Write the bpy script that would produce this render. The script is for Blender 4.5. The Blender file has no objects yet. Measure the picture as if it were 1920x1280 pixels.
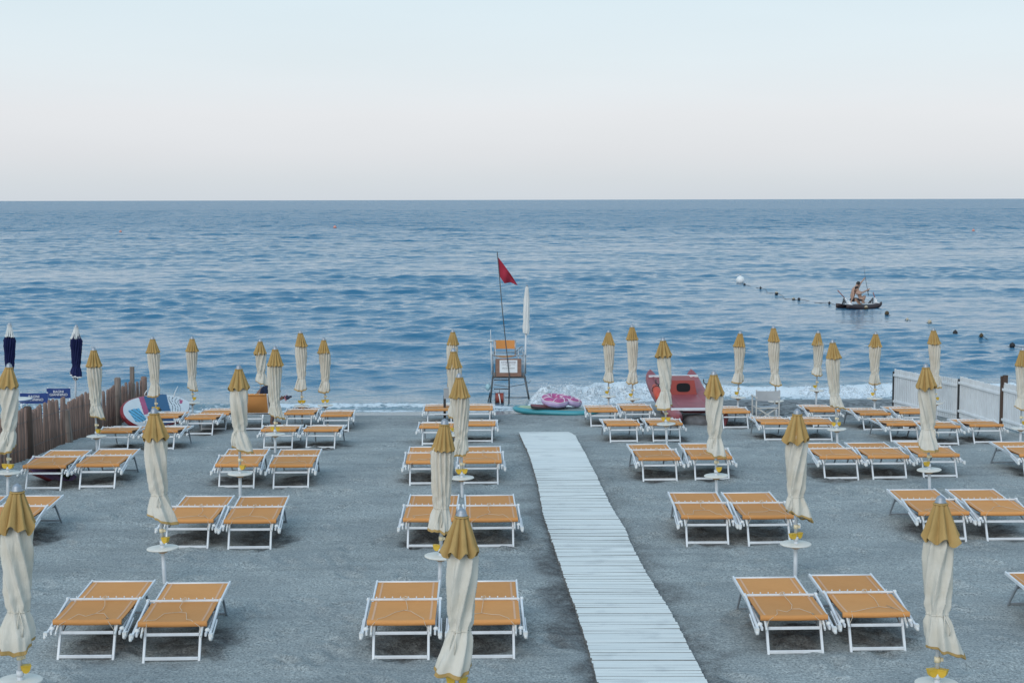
import bpy, math, random
import numpy as np
from mathutils import Vector, Matrix, Euler
random.seed(7)
sc = bpy.context.scene
COL = sc.collection
R = math.radians
PI = math.pi

# ------------------------------------------------------------------ camera
F, PW, PH, H = 2860.0, 1920, 1280, 4.7
PITCH = math.atan((640 - 374.6) / F)
cm = Euler((PI / 2 - PITCH, 0, 0)).to_matrix() @ Matrix.Rotation(R(-0.13), 3, 'Z')
cam_d = bpy.data.cameras.new('camera'); cam = bpy.data.objects.new('camera', cam_d); COL.objects.link(cam)
cam.matrix_world = Matrix.Translation((0, 0, H)) @ cm.to_4x4()
cam_d.sensor_width = 36; cam_d.lens = 36 * F / PW; cam_d.clip_start = 0.1; cam_d.clip_end = 90000
sc.camera = cam
RV, UV, FV = cm @ Vector((1, 0, 0)), cm @ Vector((0, 1, 0)), cm @ Vector((0, 0, -1))

def ray(px, py): return FV + RV * ((px - PW / 2) / F) - UV * ((py - PH / 2) / F)
def at(px, py, z):
    d = ray(px, py); t = (z - H) / d.z
    return Vector((d.x * t, d.y * t, z))
def at_y(px, py, Y):
    d = ray(px, py); t = Y / d.y
    return Vector((d.x * t, Y, H + d.z * t))

# ------------------------------------------------------------------ terrain profile
SEA = -0.90
def sstep(a, b, x):
    t = np.clip((x - a) / (b - a), 0, 1); return t * t * (3 - 2 * t)
def shift(x): return 2.4 * sstep(-1.0, 5.5, x)
def ground(x, y):
    y = np.asarray(y, float); yy = y - shift(np.asarray(x, float)) * sstep(30, 40, y)
    k1 = [-500, 24, 26.5, 29, 31.5, 34, 35.5, 38, 40.4, 41.5, 44, 48, 80]; k2 = [0, 0, -.03, -.17, -.37, -.56, -.66, -.77, -.905, -.99, -1.25, -1.8, -6]
    return sum(np.interp(yy + o, k1, k2) for o in (-.8, -.3, .3, .8)) / 4
def gz(x, y): return float(ground(x, y))
def at_g(px, py, dz=0.0):
    z = dz
    for _ in range(12):
        p = at(px, py, z); z = gz(p.x, p.y) + dz
    return at(px, py, z)

# ------------------------------------------------------------------ numpy noise
def vnoise(x, y, seed=0):
    xi = np.floor(x).astype(np.int64); yi = np.floor(y).astype(np.int64)
    fx = x - xi; fy = y - yi
    fx = fx * fx * (3 - 2 * fx); fy = fy * fy * (3 - 2 * fy)
    def h(a, b):
        n = (a * 374761393 + b * 668265263 + seed * 974711) & 0x7fffffff
        n = ((n ^ (n >> 13)) * 1274126177) & 0x7fffffff
        return ((n ^ (n >> 16)) & 0xffff) / 65535.0
    a = h(xi, yi); b = h(xi + 1, yi); c = h(xi, yi + 1); d = h(xi + 1, yi + 1)
    return (a + (b - a) * fx) * (1 - fy) + (c + (d - c) * fx) * fy
def fbm(x, y, seed=0, oct=4):
    s = 0; a = 0.5; t = 0
    for i in range(oct):
        s = s + a * vnoise(x, y, seed + i * 17); t += a; a *= 0.5; x = x * 2.03; y = y * 2.03
    return s / t

# ------------------------------------------------------------------ materials
MATS = {}
def new_mat(name):
    m = bpy.data.materials.new(name); m.use_nodes = True
    nt = m.node_tree; b = nt.nodes['Principled BSDF']
    return m, nt, b
def N(nt, t, **kw):
    n = nt.nodes.new(t)
    for k, v in kw.items(): setattr(n, k, v)
    return n
def mat(name, col, rough=0.6, metal=0.0, var=0.12, vscale=6.0, bump=0.0, bscale=60.0, spec=0.5, trans=0.0):
    """plain procedural surface: colour with a little uneven wear, roughness variation and fine bump"""
    if name in MATS: return MATS[name]
    m, nt, b = new_mat(name); L = nt.links
    tc = N(nt, 'ShaderNodeTexCoord')
    nz = N(nt, 'ShaderNodeTexNoise'); nz.inputs['Scale'].default_value = vscale; nz.inputs['Detail'].default_value = 5
    L.new(tc.outputs['Object'], nz.inputs['Vector'])
    mr = N(nt, 'ShaderNodeMapRange'); L.new(nz.outputs['Fac'], mr.inputs['Value'])
    mr.inputs['From Min'].default_value = 0.3; mr.inputs['From Max'].default_value = 0.7
    mr.inputs['To Min'].default_value = 1 - var; mr.inputs['To Max'].default_value = 1 + var
    mx = N(nt, 'ShaderNodeVectorMath', operation='SCALE'); mx.inputs[0].default_value = col
    L.new(mr.outputs['Result'], mx.inputs['Scale']); L.new(mx.outputs['Vector'], b.inputs['Base Color'])
    b.inputs['Roughness'].default_value = rough; b.inputs['Metallic'].default_value = metal
    b.inputs['Specular IOR Level'].default_value = spec
    if bump:
        n2 = N(nt, 'ShaderNodeTexNoise'); n2.inputs['Scale'].default_value = bscale; n2.inputs['Detail'].default_value = 3
        L.new(tc.outputs['Object'], n2.inputs['Vector'])
        bp = N(nt, 'ShaderNodeBump'); bp.inputs['Strength'].default_value = bump; bp.inputs['Distance'].default_value = 0.01
        L.new(n2.outputs['Fac'], bp.inputs['Height']); L.new(bp.outputs['Normal'], b.inputs['Normal'])
    MATS[name] = m
    return m

def fabric_mat(name, col, col2, weave=420.0, var=0.1):
    m, nt, b = new_mat(name); L = nt.links
    tc = N(nt, 'ShaderNodeTexCoord')
    mp = N(nt, 'ShaderNodeMapping'); mp.inputs['Scale'].default_value = (18, 130, 60); L.new(tc.outputs['Object'], mp.inputs['Vector'])
    nz = N(nt, 'ShaderNodeTexNoise'); nz.inputs['Scale'].default_value = 1.0; nz.inputs['Detail'].default_value = 4; L.new(mp.outputs['Vector'], nz.inputs['Vector'])
    n2 = N(nt, 'ShaderNodeTexNoise'); n2.inputs['Scale'].default_value = 3.0; n2.inputs['Detail'].default_value = 4; L.new(tc.outputs['Object'], n2.inputs['Vector'])
    cr = N(nt, 'ShaderNodeMix', data_type='RGBA'); cr.inputs['A'].default_value = (*col, 1); cr.inputs['B'].default_value = (*col2, 1)
    ad = N(nt, 'ShaderNodeMath', operation='MULTIPLY_ADD'); L.new(nz.outputs['Fac'], ad.inputs[0]); ad.inputs[1].default_value = 0.9
    mm = N(nt, 'ShaderNodeMath', operation='MULTIPLY_ADD'); L.new(n2.outputs['Fac'], mm.inputs[0]); mm.inputs[1].default_value = 0.7; mm.inputs[2].default_value = -0.30
    L.new(mm.outputs[0], ad.inputs[2]); L.new(ad.outputs[0], cr.inputs['Factor'])
    oi = N(nt, 'ShaderNodeObjectInfo'); fd = N(nt, 'ShaderNodeMapRange'); L.new(oi.outputs['Random'], fd.inputs['Value']); fd.inputs['To Min'].default_value = .88; fd.inputs['To Max'].default_value = 1.07
    fv = N(nt, 'ShaderNodeVectorMath', operation='SCALE'); L.new(cr.outputs['Result'], fv.inputs[0]); L.new(fd.outputs['Result'], fv.inputs['Scale']); L.new(fv.outputs['Vector'], b.inputs['Base Color'])
    b.inputs['Roughness'].default_value = 0.75; b.inputs['Specular IOR Level'].default_value = 0.25
    bp = N(nt, 'ShaderNodeBump'); bp.inputs['Strength'].default_value = 0.3; bp.inputs['Distance'].default_value = 0.004
    L.new(nz.outputs['Fac'], bp.inputs['Height']); L.new(bp.outputs['Normal'], b.inputs['Normal'])
    MATS[name] = m; return m

def canvas_mat(name, col, stain):
    m, nt, b = new_mat(name); L = nt.links
    tc = N(nt, 'ShaderNodeTexCoord')
    oi = N(nt, 'ShaderNodeObjectInfo')
    off = N(nt, 'ShaderNodeVectorMath', operation='SCALE'); off.inputs[0].default_value = (31, 17, 5); L.new(oi.outputs['Random'], off.inputs['Scale'])
    av = N(nt, 'ShaderNodeVectorMath', operation='ADD'); L.new(tc.outputs['Object'], av.inputs[0]); L.new(off.outputs['Vector'], av.inputs[1])
    nz = N(nt, 'ShaderNodeTexNoise'); nz.inputs['Scale'].default_value = 4.0; nz.inputs['Detail'].default_value = 6; L.new(av.outputs['Vector'], nz.inputs['Vector'])
    ramp = N(nt, 'ShaderNodeMapRange'); L.new(nz.outputs['Fac'], ramp.inputs['Value']); ramp.inputs['From Min'].default_value = 0.42; ramp.inputs['From Max'].default_value = 0.75
    cr = N(nt, 'ShaderNodeMix', data_type='RGBA'); cr.inputs['A'].default_value = (*col, 1); cr.inputs['B'].default_value = (*stain, 1)
    L.new(ramp.outputs['Result'], cr.inputs['Factor'])
    L.new(cr.outputs['Result'], b.inputs['Base Color'])
    b.inputs['Roughness'].default_value = 0.85; b.inputs['Specular IOR Level'].default_value = 0.2
    # wrinkles: stretched noise along the pole, plus weave
    mp = N(nt, 'ShaderNodeMapping'); mp.inputs['Scale'].default_value = (22, 22, 5); mp.inputs['Rotation'].default_value = (0.25, 0.15, 0); L.new(av.outputs['Vector'], mp.inputs['Vector'])
    w = N(nt, 'ShaderNodeTexNoise'); w.inputs['Scale'].default_value = 1.0; w.inputs['Detail'].default_value = 4; w.inputs['Distortion'].default_value = 0.8; L.new(mp.outputs['Vector'], w.inputs['Vector'])
    f = N(nt, 'ShaderNodeTexNoise'); f.inputs['Scale'].default_value = 220; f.inputs['Detail'].default_value = 2; L.new(tc.outputs['Object'], f.inputs['Vector'])
    b1 = N(nt, 'ShaderNodeBump'); b1.inputs['Strength'].default_value = 0.55; b1.inputs['Distance'].default_value = 0.02; L.new(w.outputs['Fac'], b1.inputs['Height'])
    b2 = N(nt, 'ShaderNodeBump'); b2.inputs['Strength'].default_value = 0.15; b2.inputs['Distance'].default_value = 0.002; L.new(f.outputs['Fac'], b2.inputs['Height']); L.new(b1.outputs['Normal'], b2.inputs['Normal'])
    L.new(b2.outputs['Normal'], b.inputs['Normal'])
    MATS[name] = m; return m

def wood_mat(name, c1, c2, scale=(60, 60, 3)):
    m, nt, b = new_mat(name); L = nt.links
    tc = N(nt, 'ShaderNodeTexCoord')
    mp = N(nt, 'ShaderNodeMapping'); mp.inputs['Scale'].default_value = scale; L.new(tc.outputs['Object'], mp.inputs['Vector'])
    nz = N(nt, 'ShaderNodeTexNoise'); nz.inputs['Scale'].default_value = 1; nz.inputs['Detail'].default_value = 6; nz.inputs['Distortion'].default_value = 0.5; L.new(mp.outputs['Vector'], nz.inputs['Vector'])
    mr = N(nt, 'ShaderNodeMapRange'); L.new(nz.outputs['Fac'], mr.inputs['Value']); mr.inputs['From Min'].default_value = 0.3; mr.inputs['From Max'].default_value = 0.7
    cr = N(nt, 'ShaderNodeMix', data_type='RGBA'); cr.inputs['A'].default_value = (*c1, 1); cr.inputs['B'].default_value = (*c2, 1)
    L.new(mr.outputs['Result'], cr.inputs['Factor']); L.new(cr.outputs['Result'], b.inputs['Base Color'])
    b.inputs['Roughness'].default_value = 0.8
    bp = N(nt, 'ShaderNodeBump'); bp.inputs['Strength'].default_value = 0.4; bp.inputs['Distance'].default_value = 0.006
    L.new(nz.outputs['Fac'], bp.inputs['Height']); L.new(bp.outputs['Normal'], b.inputs['Normal'])
    MATS[name] = m; return m

ORANGE = fabric_mat('orange sling fabric', (0.70, 0.325, 0.110), (0.57, 0.25, 0.08))
SEAM = fabric_mat('pale sling seam', (0.72, 0.43, 0.27), (0.62, 0.36, 0.21))
ALU = mat('white enamelled aluminium', (0.70, 0.72, 0.74), 0.38, 0.0, 0.07, 9, 0.06, 30)
ALUD = mat('worn grey aluminium', (0.36, 0.39, 0.42), 0.42, 0.4, 0.15, 12)
PLAST = mat('white hinge plastic', (0.72, 0.73, 0.72), 0.5, 0, 0.08)
CORD = mat('pale cord', (0.66, 0.55, 0.42), 0.9)
CREAM = canvas_mat('cream canvas', (0.64, 0.61, 0.54), (0.54, 0.505, 0.425))
MUST = canvas_mat('mustard canvas', (0.445, 0.295, 0.115), (0.36, 0.235, 0.085))
NAVY = canvas_mat('navy canvas', (0.012, 0.018, 0.075), (0.02, 0.026, 0.09))
WHITEC = canvas_mat('white canvas', (0.70, 0.71, 0.70), (0.60, 0.61, 0.60))
POLE = mat('grey painted pole', (0.60, 0.63, 0.66), 0.4, 0.0, 0.08, 10)
ZINC = mat('zinc finial', (0.34, 0.37, 0.41), 0.48, 0.6, 0.12, 20)
DISC = mat('off white table plastic', (0.70, 0.68, 0.62), 0.55, 0, 0.07, 7)
DISCU = mat('faded orange plastic hub', (0.62, 0.36, 0.18), 0.6, 0, 0.1)
YEL = mat('yellow ashtray plastic', (0.62, 0.40, 0.035), 0.55, 0, 0.06)
BLACK = mat('black painted metal', (0.025, 0.027, 0.03), 0.5)
DARKST = mat('dark weathered steel', (0.10, 0.11, 0.12), 0.5, 0.5, 0.25, 15)

# ------------------------------------------------------------------ mesh builder
class MB:
    def __init__(s): s.v = []; s.f = []; s.mi = []; s.sm = []; s.mats = []
    def mat(s, m):
        if m not in s.mats: s.mats.append(m)
        return s.mats.index(m)
    def add(s, vs, fs, m, smooth=False):
        o = len(s.v); k = s.mat(m)
        s.v += [tuple(p) for p in vs]
        for f in fs: s.f.append(tuple(i + o for i in f)); s.mi.append(k); s.sm.append(smooth)
    def box(s, lo, hi, m, M=None):
        (x0, y0, z0), (x1, y1, z1) = lo, hi
        vs = [Vector(p) for p in ((x0,y0,z0),(x1,y0,z0),(x1,y1,z0),(x0,y1,z0),(x0,y0,z1),(x1,y0,z1),(x1,y1,z1),(x0,y1,z1))]
        if M: vs = [M @ v for v in vs]
        s.add(vs, [(0,3,2,1),(4,5,6,7),(0,1,5,4),(1,2,6,5),(2,3,7,6),(3,0,4,7)], m)
    def beam(s, p0, p1, w, h, m, up=(0, 0, 1), bev=0.004):
        """rectangular bar with softened long edges"""
        p0, p1 = Vector(p0), Vector(p1); d = (p1 - p0).normalized(); up = Vector(up)
        sx = d.cross(up)
        if sx.length < 1e-4: sx = d.cross(Vector((0, 1, 0)))
        sx.normalize(); uz = sx.cross(d).normalized()
        b = min(bev, w * .3, h * .3); a, c = w / 2, h / 2
        prof = [(-a+b,-c),(a-b,-c),(a,-c+b),(a,c-b),(a-b,c),(-a+b,c),(-a,c-b),(-a,-c+b)]
        vs = [p + sx * x + uz * y for p in (p0, p1) for x, y in prof]
        fs = [(i, (i+1) % 8, 8 + (i+1) % 8, 8 + i) for i in range(8)] + [tuple(range(7, -1, -1)), tuple(range(8, 16))]
        s.add(vs, fs, m)
    def tube(s, pts, r, m, n=8, cap=True):
        pts = [Vector(p) for p in pts]; K = len(pts)
        rs = r if isinstance(r, (list, tuple)) else [r] * K
        vs = []; ref = None
        for i, p in enumerate(pts):
            d = (pts[min(i+1, K-1)] - pts[max(i-1, 0)]).normalized()
            if ref is None: ref = Vector((0,0,1)) if abs(d.z) < .9 else Vector((1,0,0))
            a = (ref - d * ref.dot(d)).normalized(); ref = a; b = d.cross(a)
            for j in range(n):
                t = 2 * PI * j / n; vs.append(p + (a * math.cos(t) + b * math.sin(t)) * rs[i])
        fs = [(i*n+j, i*n+(j+1) % n, (i+1)*n+(j+1) % n, (i+1)*n+j) for i in range(K-1) for j in range(n)]
        if cap: fs += [tuple(range(n-1, -1, -1)), tuple((K-1)*n+j for j in range(n))]
        s.add(vs, fs, m, True)
    def lathe(s, prof, m, c=(0,0,0), n=24, smooth=True, axis=None):
        c = Vector(c); vs = []
        for r, z in prof:
            for j in range(n):
                t = 2*PI*j/n; q = Vector((r*math.cos(t), r*math.sin(t), z))
                if axis: q = axis @ q
                vs.append(c + q)
        K = len(prof)
        fs = [(i*n+j, i*n+(j+1)%n, (i+1)*n+(j+1)%n, (i+1)*n+j) for i in range(K-1) for j in range(n)]
        fs += [tuple(range(n-1,-1,-1)), tuple((K-1)*n+j for j in range(n))]
        s.add(vs, fs, m, smooth)
    def ball(s, c, r, m, n=10, k=7, sc=(1,1,1)):
        s.lathe([(max(1e-4, r*math.sin(PI*i/k)) , -r*math.cos(PI*i/k)) for i in range(k+1)], m, c, n, True, Matrix.Diagonal(Vector(sc)))
    def grid(s, fn, nu, nv, m, wrap=False, smooth=True):
        vs = [fn(i/(nu if wrap else nu-1), j/(nv-1)) for j in range(nv) for i in range(nu)]
        w = nu if wrap else nu-1
        s.add(vs, [(j*nu+i, j*nu+(i+1)%nu, (j+1)*nu+(i+1)%nu, (j+1)*nu+i) for j in range(nv-1) for i in range(w)], m, smooth)
    def mesh(s, name):
        me = bpy.data.meshes.new(name); me.from_pydata(s.v, [], s.f)
        for m in s.mats: me.materials.append(m)
        me.polygons.foreach_set('material_index', s.mi); me.polygons.foreach_set('use_smooth', s.sm); me.update()
        return me
    def build(s, name, parent=None):
        o = bpy.data.objects.new(name, s.mesh(name)); COL.objects.link(o)
        if parent: o.parent = parent
        return o

def tag(o, label=None, cat=None, group=None, kind=None):
    if label: o['label'] = label
    if cat: o['category'] = cat
    if group: o['group'] = group
    if kind: o['kind'] = kind
    return o
def empty(name, loc, rz=0.0, label=None, cat=None, group=None):
    o = bpy.data.objects.new(name, None); COL.objects.link(o); o.location = loc; o.rotation_euler = (0, 0, rz)
    o.empty_display_size = 0.2
    return tag(o, label, cat, group)
def copy_tree(o, parent=None):
    c = o.copy(); COL.objects.link(c)
    if parent: c.parent = parent
    for ch in list(o.children): copy_tree(ch, c)
    return c
def relabel(root, **kw):
    for k, v in kw.items(): root[k] = v
# ------------------------------------------------------------------ layout read from the photograph
# loungers: x of the two near feet, y of the near feet, label
LG = [
 # front row
 (107, 213, 1236, 'orange lounger, left one of the front row pair beside the leftmost nearest parasol'),
 (268, 374, 1240, 'orange lounger, right one of the front row pair on the left side'),
 (699, 804, 1237, 'orange lounger left of the large parasol in the centre of the front row'),
 (859, 965, 1236, 'orange lounger half hidden behind the large parasol at the front centre'),
 (1441, 1544, 1227, 'orange lounger right of the walkway in the front row, nearer to the walkway'),
 (1597, 1697, 1221, 'orange lounger in the front row right of the walkway, beside the nearest right parasol'),
 (2005, 2110, 1215, 'orange lounger cut off by the right edge of the photo in the front row'),
 # second row
 (-148, -66, 1028, 'orange lounger almost cut off by the left edge, behind the leftmost nearest parasol'),
 (-38, 45, 1028, 'orange lounger sticking out from behind the leftmost nearest parasol'),
 (309, 390, 1029, 'orange lounger in the second row left, just right of the left-leaning parasol'),
 (427, 508, 1030, 'orange lounger in the second row left, right one of the pair'),
 (762, 845, 1027, 'orange lounger in the second row centre, left of the leaning cream parasol'),
 (882, 965, 1027, 'orange lounger in the second row centre, nearest to the left edge of the walkway'),
 (1288, 1366, 1021, 'orange lounger in the second row, first one right of the walkway'),
 (1404, 1482, 1021, 'orange lounger in the second row right of the walkway, touching a tied cream parasol'),
 (1735, 1812, 1014, 'orange lounger in the second row far right, behind the cap of the nearest right parasol'),
 (1851, 1930, 1014, 'orange lounger in the second row at the right edge, one foot out of the photo'),
 # third row
 (47, 114, 918, 'orange lounger in the third row by the picket fence, over a purple board'),
 (148, 215, 915, 'orange lounger in the third row, next right of the one over the purple board'),
 (410, 476, 915, 'orange lounger in the third row left of the middle, touching a round table'),
 (512, 578, 916, 'orange lounger in the third row left of the middle, right one of its pair'),
 (767, 834, 909, 'orange lounger in the third row centre, left one behind the leaning parasol'),
 (868, 935, 908, 'orange lounger in the third row centre, right one beside the walkway edge'),
 (1206, 1270, 902, 'orange lounger in the third row, first one right of the walkway'),
 (1304, 1367, 900, 'orange lounger in the third row right of the walkway, half behind a cream parasol'),
 (1547, 1610, 899, 'orange lounger in the third row, left one of the three in line on the right'),
 (1637, 1701, 898, 'orange lounger in the third row, middle one of the three in line on the right'),
 (1732, 1795, 895, 'orange lounger in the third row, right one of the three in line on the right'),
 (1922, 1986, 895, 'orange lounger in the third row cut by the right edge of the photo'),
 # fourth row
 (184, 240, 844, 'orange lounger in the fourth row on the left, touching the pole nearest the picket fence'),
 (270, 326, 843, 'orange lounger in the fourth row on the left, in front of the painted paddle board'),
 (493, 549, 841, 'orange lounger in the fourth row under a round table, in front of the crouching man'),
 (573, 628, 841, 'orange lounger in the fourth row left of the middle, right one of its pair'),
 (789, 846, 834, 'orange lounger in the fourth row centre, left of the three lined up parasols'),
 (870, 925, 829, 'orange lounger in the fourth row centre, right of the three lined up parasols'),
 (1143, 1197, 829, 'orange lounger in the fourth row, first one right of the walkway end'),
 (1224, 1277, 828, 'orange lounger in the fourth row left of the red rowing boat, behind a round table'),
 (1432, 1487, 826, 'orange lounger in the fourth row in front of the canvas chair'),
 (1508, 1562, 826, 'orange lounger in the fourth row between two parasols right of the canvas chair'),
 (1671, 1723, 829, 'orange lounger in the fourth row, left one of three before the white fence'),
 (1745, 1799, 834, 'orange lounger in the fourth row, middle one of three, behind a cream parasol'),
 (1827, 1879, 831, 'orange lounger in the fourth row, right one of three before the white fence'),
 # fifth row
 (280, 328, 812, 'orange lounger in the back row right below the painted paddle board'),
 (350, 398, 815, 'orange lounger in the back row at the pointed end of the painted paddle board'),
 (376, 424, 806, 'orange lounger in the back row on the left, left of the raised backrest'),
 (444, 492, 806, 'orange lounger with its backrest raised, the crouching man sitting on it'),
 (536, 584, 805, 'orange lounger in the back row just right of the crouching man'),
 (606, 654, 809, 'orange lounger in the back row left side, the rightmost one before the empty sand'),
 (800, 848, 797, 'orange lounger in the back row centre, before the post with a grey box'),
 (873, 920, 796, 'orange lounger in the back row in front of the lifeguard tower'),
 (1107, 1155, 800, 'orange lounger in the back row at the right end of the turquoise board'),
 (1173, 1220, 797, 'orange lounger in the back row left of the red rowing boat'),
 (1357, 1403, 803, 'orange lounger in the back row between the red rowing boat and the canvas chair'),
 (1524, 1573, 800, 'orange lounger in the back row, left one of the three before the pebble bank'),
 (1621, 1667, 807, 'orange lounger in the back row, middle one of the three before the pebble bank'),
 (1694, 1742, 804, 'orange lounger in the back row, right one of the three beside the white fence'),
]
RAISED = 45
# parasols: tip (x,y), round table (x,y), table height above ground, lowest cloth y, style, label
UM = [
 (33, 905, 38, 1276, .40, 1212, 'B', 'large closed parasol in the foreground at the left edge, yellow ashtray below its hem'),
 (866, 951, 856, 1300, .40, 1255, 'B', 'largest closed parasol in the front centre, its hem flaring into a mustard edged point'),
 (1765, 928, 1757, 1282, .40, 1228, 'B', 'large closed parasol at the lower right, hem kicked out above a yellow ashtray'),
 (288, 764, 305, 1028, .42, 977, 'B', 'closed parasol leaning to the left in the second row, white round table below its hem'),
 (834, 784, 826, 1043, .40, 993, 'A', 'closed parasol in the second row centre, overlapped by the largest parasol'),
 (1495, 765, 1492, 1020, .41, 972, 'B', 'closed parasol with deep diagonal folds in the second row right of the walkway'),
 (1735, 680, 1742, 881, .34, 840, 'B', 'closed parasol with an untidy mustard hem, at the right loungers of the third row'),
 (17, 680, 15, 886, .38, 845, 'B', 'closed parasol at the left edge in front of the picket fence'),
 (448, 683, 450, 888, .36, 846, 'B', 'closed smooth cloth parasol in the third row, in front of the raised backrest'),
 (861, 699, 866, 896, .31, 852, 'A', 'closed pleated parasol in the centre, nearest of the three overlapping far ones'),
 (1338, 694, 1343, 892, .30, 854, 'B', 'closed parasol with a pointed cap in front of the red rowing boat'),
 (175, 650, 181, 818, .31, 786, 'A', 'closed parasol in front of the picket fence, hem flaring to the right'),
 (516, 648, 516, 814, .37, 784, 'A', 'closed parasol hiding the head of the crouching man'),
 (850, 652, 854, 815, .37, 783, 'A', 'closed pleated parasol in the centre, middle one of the three overlapping far ones'),
 (1243, 632, 1249, 795, .43, 763, 'B', 'closed parasol standing in front of the left part of the red rowing boat'),
 (1561, 636, 1569, 805, .33, 767, 'A', 'closed parasol with spiral pleats right of the canvas chair'),
 (286, 630, 293, 774, .38, 742, 'A', 'closed parasol in front of the painted paddle board'),
 (563, 619, 566, 761, .42, 731, 'A', 'closed pleated parasol right of the crouching man, the taller of two there'),
 (849, 617, 850, 757, .40, 725, 'A', 'closed parasol in the centre, farthest of the three overlapping ones'),
 (1185, 608, 1186, 748, .42, 719, 'A', 'tall pleated parasol left of the red rowing boat, nearer the boat'),
 (1450, 610, 1455, 752, .40, 722, 'A', 'closed pleated parasol standing at the canvas chair'),
 (1750, 614, 1754, 756, .42, 725, 'A', 'closed pleated parasol in front of the white fence'),
 (360, 630, 361, 755, .38, 731, 'A', 'closed parasol at the pointed end of the painted paddle board'),
 (488, 635, 489, 753, .38, 720, 'B', 'small far parasol right behind the crouching man'),
 (607, 632, 610, 760, .40, 734, 'A', 'closed pleated parasol right of the crouching man, the shorter one farther right'),
 (1141, 618, 1141, 743, .40, 715, 'A', 'closed pleated parasol left of the red rowing boat, farther from the boat'),
 (1388, 620, 1384, 745, .42, 717, 'A', 'closed parasol between the red rowing boat and the canvas chair'),
 (1534, 619, 1531, 732, .42, 703, 'A', 'thin far parasol on the pebble bank right of the canvas chair'),
 (1642, 621, 1640, 747, .42, 720, 'A', 'closed parasol on the pebble bank left of the white fence'),
 (1918, 650, 1914, 803, .38, 768, 'A', 'closed parasol cut by the right edge in front of the white fence'),
]
AX = math.atan((890 - PW / 2) / F)          # the rows run slightly left of the viewing direction
LGP = []
for lx, rx, py, lab in LG:
    a, b = at_g(lx, py), at_g(rx, py)
    LGP.append(((a + b) / 2, lab))
for p, l in LGP:
    pass
WL = [at_g(x, y) for x, y in ((973,813),(989,848),(1009,915),(1018.6,967.5),(1032,1010),(1054,1073),(1081,1151),(1102.6,1217.5),(1120,1280),(1160,1420))][::-1]
WR = [at_g(x, y) for x, y in ((1066,812),(1079,819),(1093,845.6),(1108.4,875.7),(1128,914.8),(1145.5,952),(1171,993),(1188.5,1034),(1218,1088.6),(1247,1133.5),(1272.5,1178.4),(1300,1235),(1325,1280),(1385,1420))][::-1]
lx = lambda y: float(np.interp(y, [p.y for p in WL], [p.x for p in WL]))
rx = lambda y: float(np.interp(y, [p.y for p in WR], [p.x for p in WR]))
# ------------------------------------------------------------------ sky and sun
SUN_EL, SUN_AZ = 32.0, 205.0      # low behind the camera, a little to the left
w = bpy.data.worlds.new('World'); sc.world = w; w.use_nodes = True
nt = w.node_tree; L = nt.links; bg = nt.nodes['Background']
sky = N(nt, 'ShaderNodeTexSky'); sky.sky_type = 'NISHITA'; sky.sun_disc = False
sky.sun_elevation = R(SUN_EL); sky.sun_rotation = R(SUN_AZ); sky.air_density = 1.0; sky.dust_density = 1.2; sky.ozone_density = 1.5
tc = N(nt, 'ShaderNodeTexCoord'); sp = N(nt, 'ShaderNodeSeparateXYZ'); L.new(tc.outputs['Generated'], sp.inputs[0])
cr = N(nt, 'ShaderNodeValToRGB'); L.new(sp.outputs['Z'], cr.inputs['Fac'])
els = cr.color_ramp.elements
stops = [(0.0, (.70,.755,.82)), (.012, (.725,.775,.83)), (.03, (.79,.81,.86)), (.055, (.835,.845,.885)), (.09, (.81,.885,.93)), (.127, (.77,.885,.94)), (.25, (.57,.81,.95)), (.5, (.44,.68,.89)), (1.0, (.40,.62,.86))]
els[0].position, els[0].color = stops[0][0], (*stops[0][1], 1)
els[1].position, els[1].color = stops[-1][0], (*stops[-1][1], 1)
for p_, c_ in stops[1:-1]:
    e = els.new(p_); e.color = (*c_, 1)
mx = N(nt, 'ShaderNodeMix', data_type='RGBA'); mx.inputs['Factor'].default_value = 0.85
sc10 = N(nt, 'ShaderNodeVectorMath', operation='SCALE'); L.new(cr.outputs['Color'], sc10.inputs[0])
mpc = N(nt, 'ShaderNodeMapping'); mpc.inputs['Scale'].default_value = (3, 3, 16); L.new(tc.outputs['Generated'], mpc.inputs['Vector'])
ncl = N(nt, 'ShaderNodeTexNoise'); ncl.inputs['Scale'].default_value = 1.3; ncl.inputs['Detail'].default_value = 5; L.new(mpc.outputs['Vector'], ncl.inputs['Vector'])
mrc = N(nt, 'ShaderNodeMapRange'); L.new(ncl.outputs['Fac'], mrc.inputs['Value']); mrc.inputs['From Min'].default_value = .3; mrc.inputs['From Max'].default_value = .7; mrc.inputs['To Min'].default_value = .982 / 0.1; mrc.inputs['To Max'].default_value = 1.018 / 0.1
L.new(mrc.outputs['Result'], sc10.inputs['Scale'])
L.new(sky.outputs['Color'], mx.inputs['A']); L.new(sc10.outputs['Vector'], mx.inputs['B'])
L.new(mx.outputs['Result'], bg.inputs['Color']); bg.inputs['Strength'].default_value = 0.1
sun_d = bpy.data.lights.new('sun', 'SUN'); sun = bpy.data.objects.new('sun', sun_d); COL.objects.link(sun)
sun_d.energy = 1.5; sun_d.angle = R(50); sun_d.color = (1.0, 0.93, 0.86)
sdir = Vector((math.sin(R(SUN_AZ)) * math.cos(R(SUN_EL)), math.cos(R(SUN_AZ)) * math.cos(R(SUN_EL)), math.sin(R(SUN_EL))))
sun.rotation_euler = sdir.to_track_quat('Z', 'Y').to_euler(); sun.location = (-10, -20, 30)
sc.view_settings.view_transform = 'Standard'; sc.view_settings.look = 'None'; sc.view_settings.gamma = 1
sc.view_settings.use_curve_mapping = False; sc.view_settings.exposure = 0.0

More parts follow.
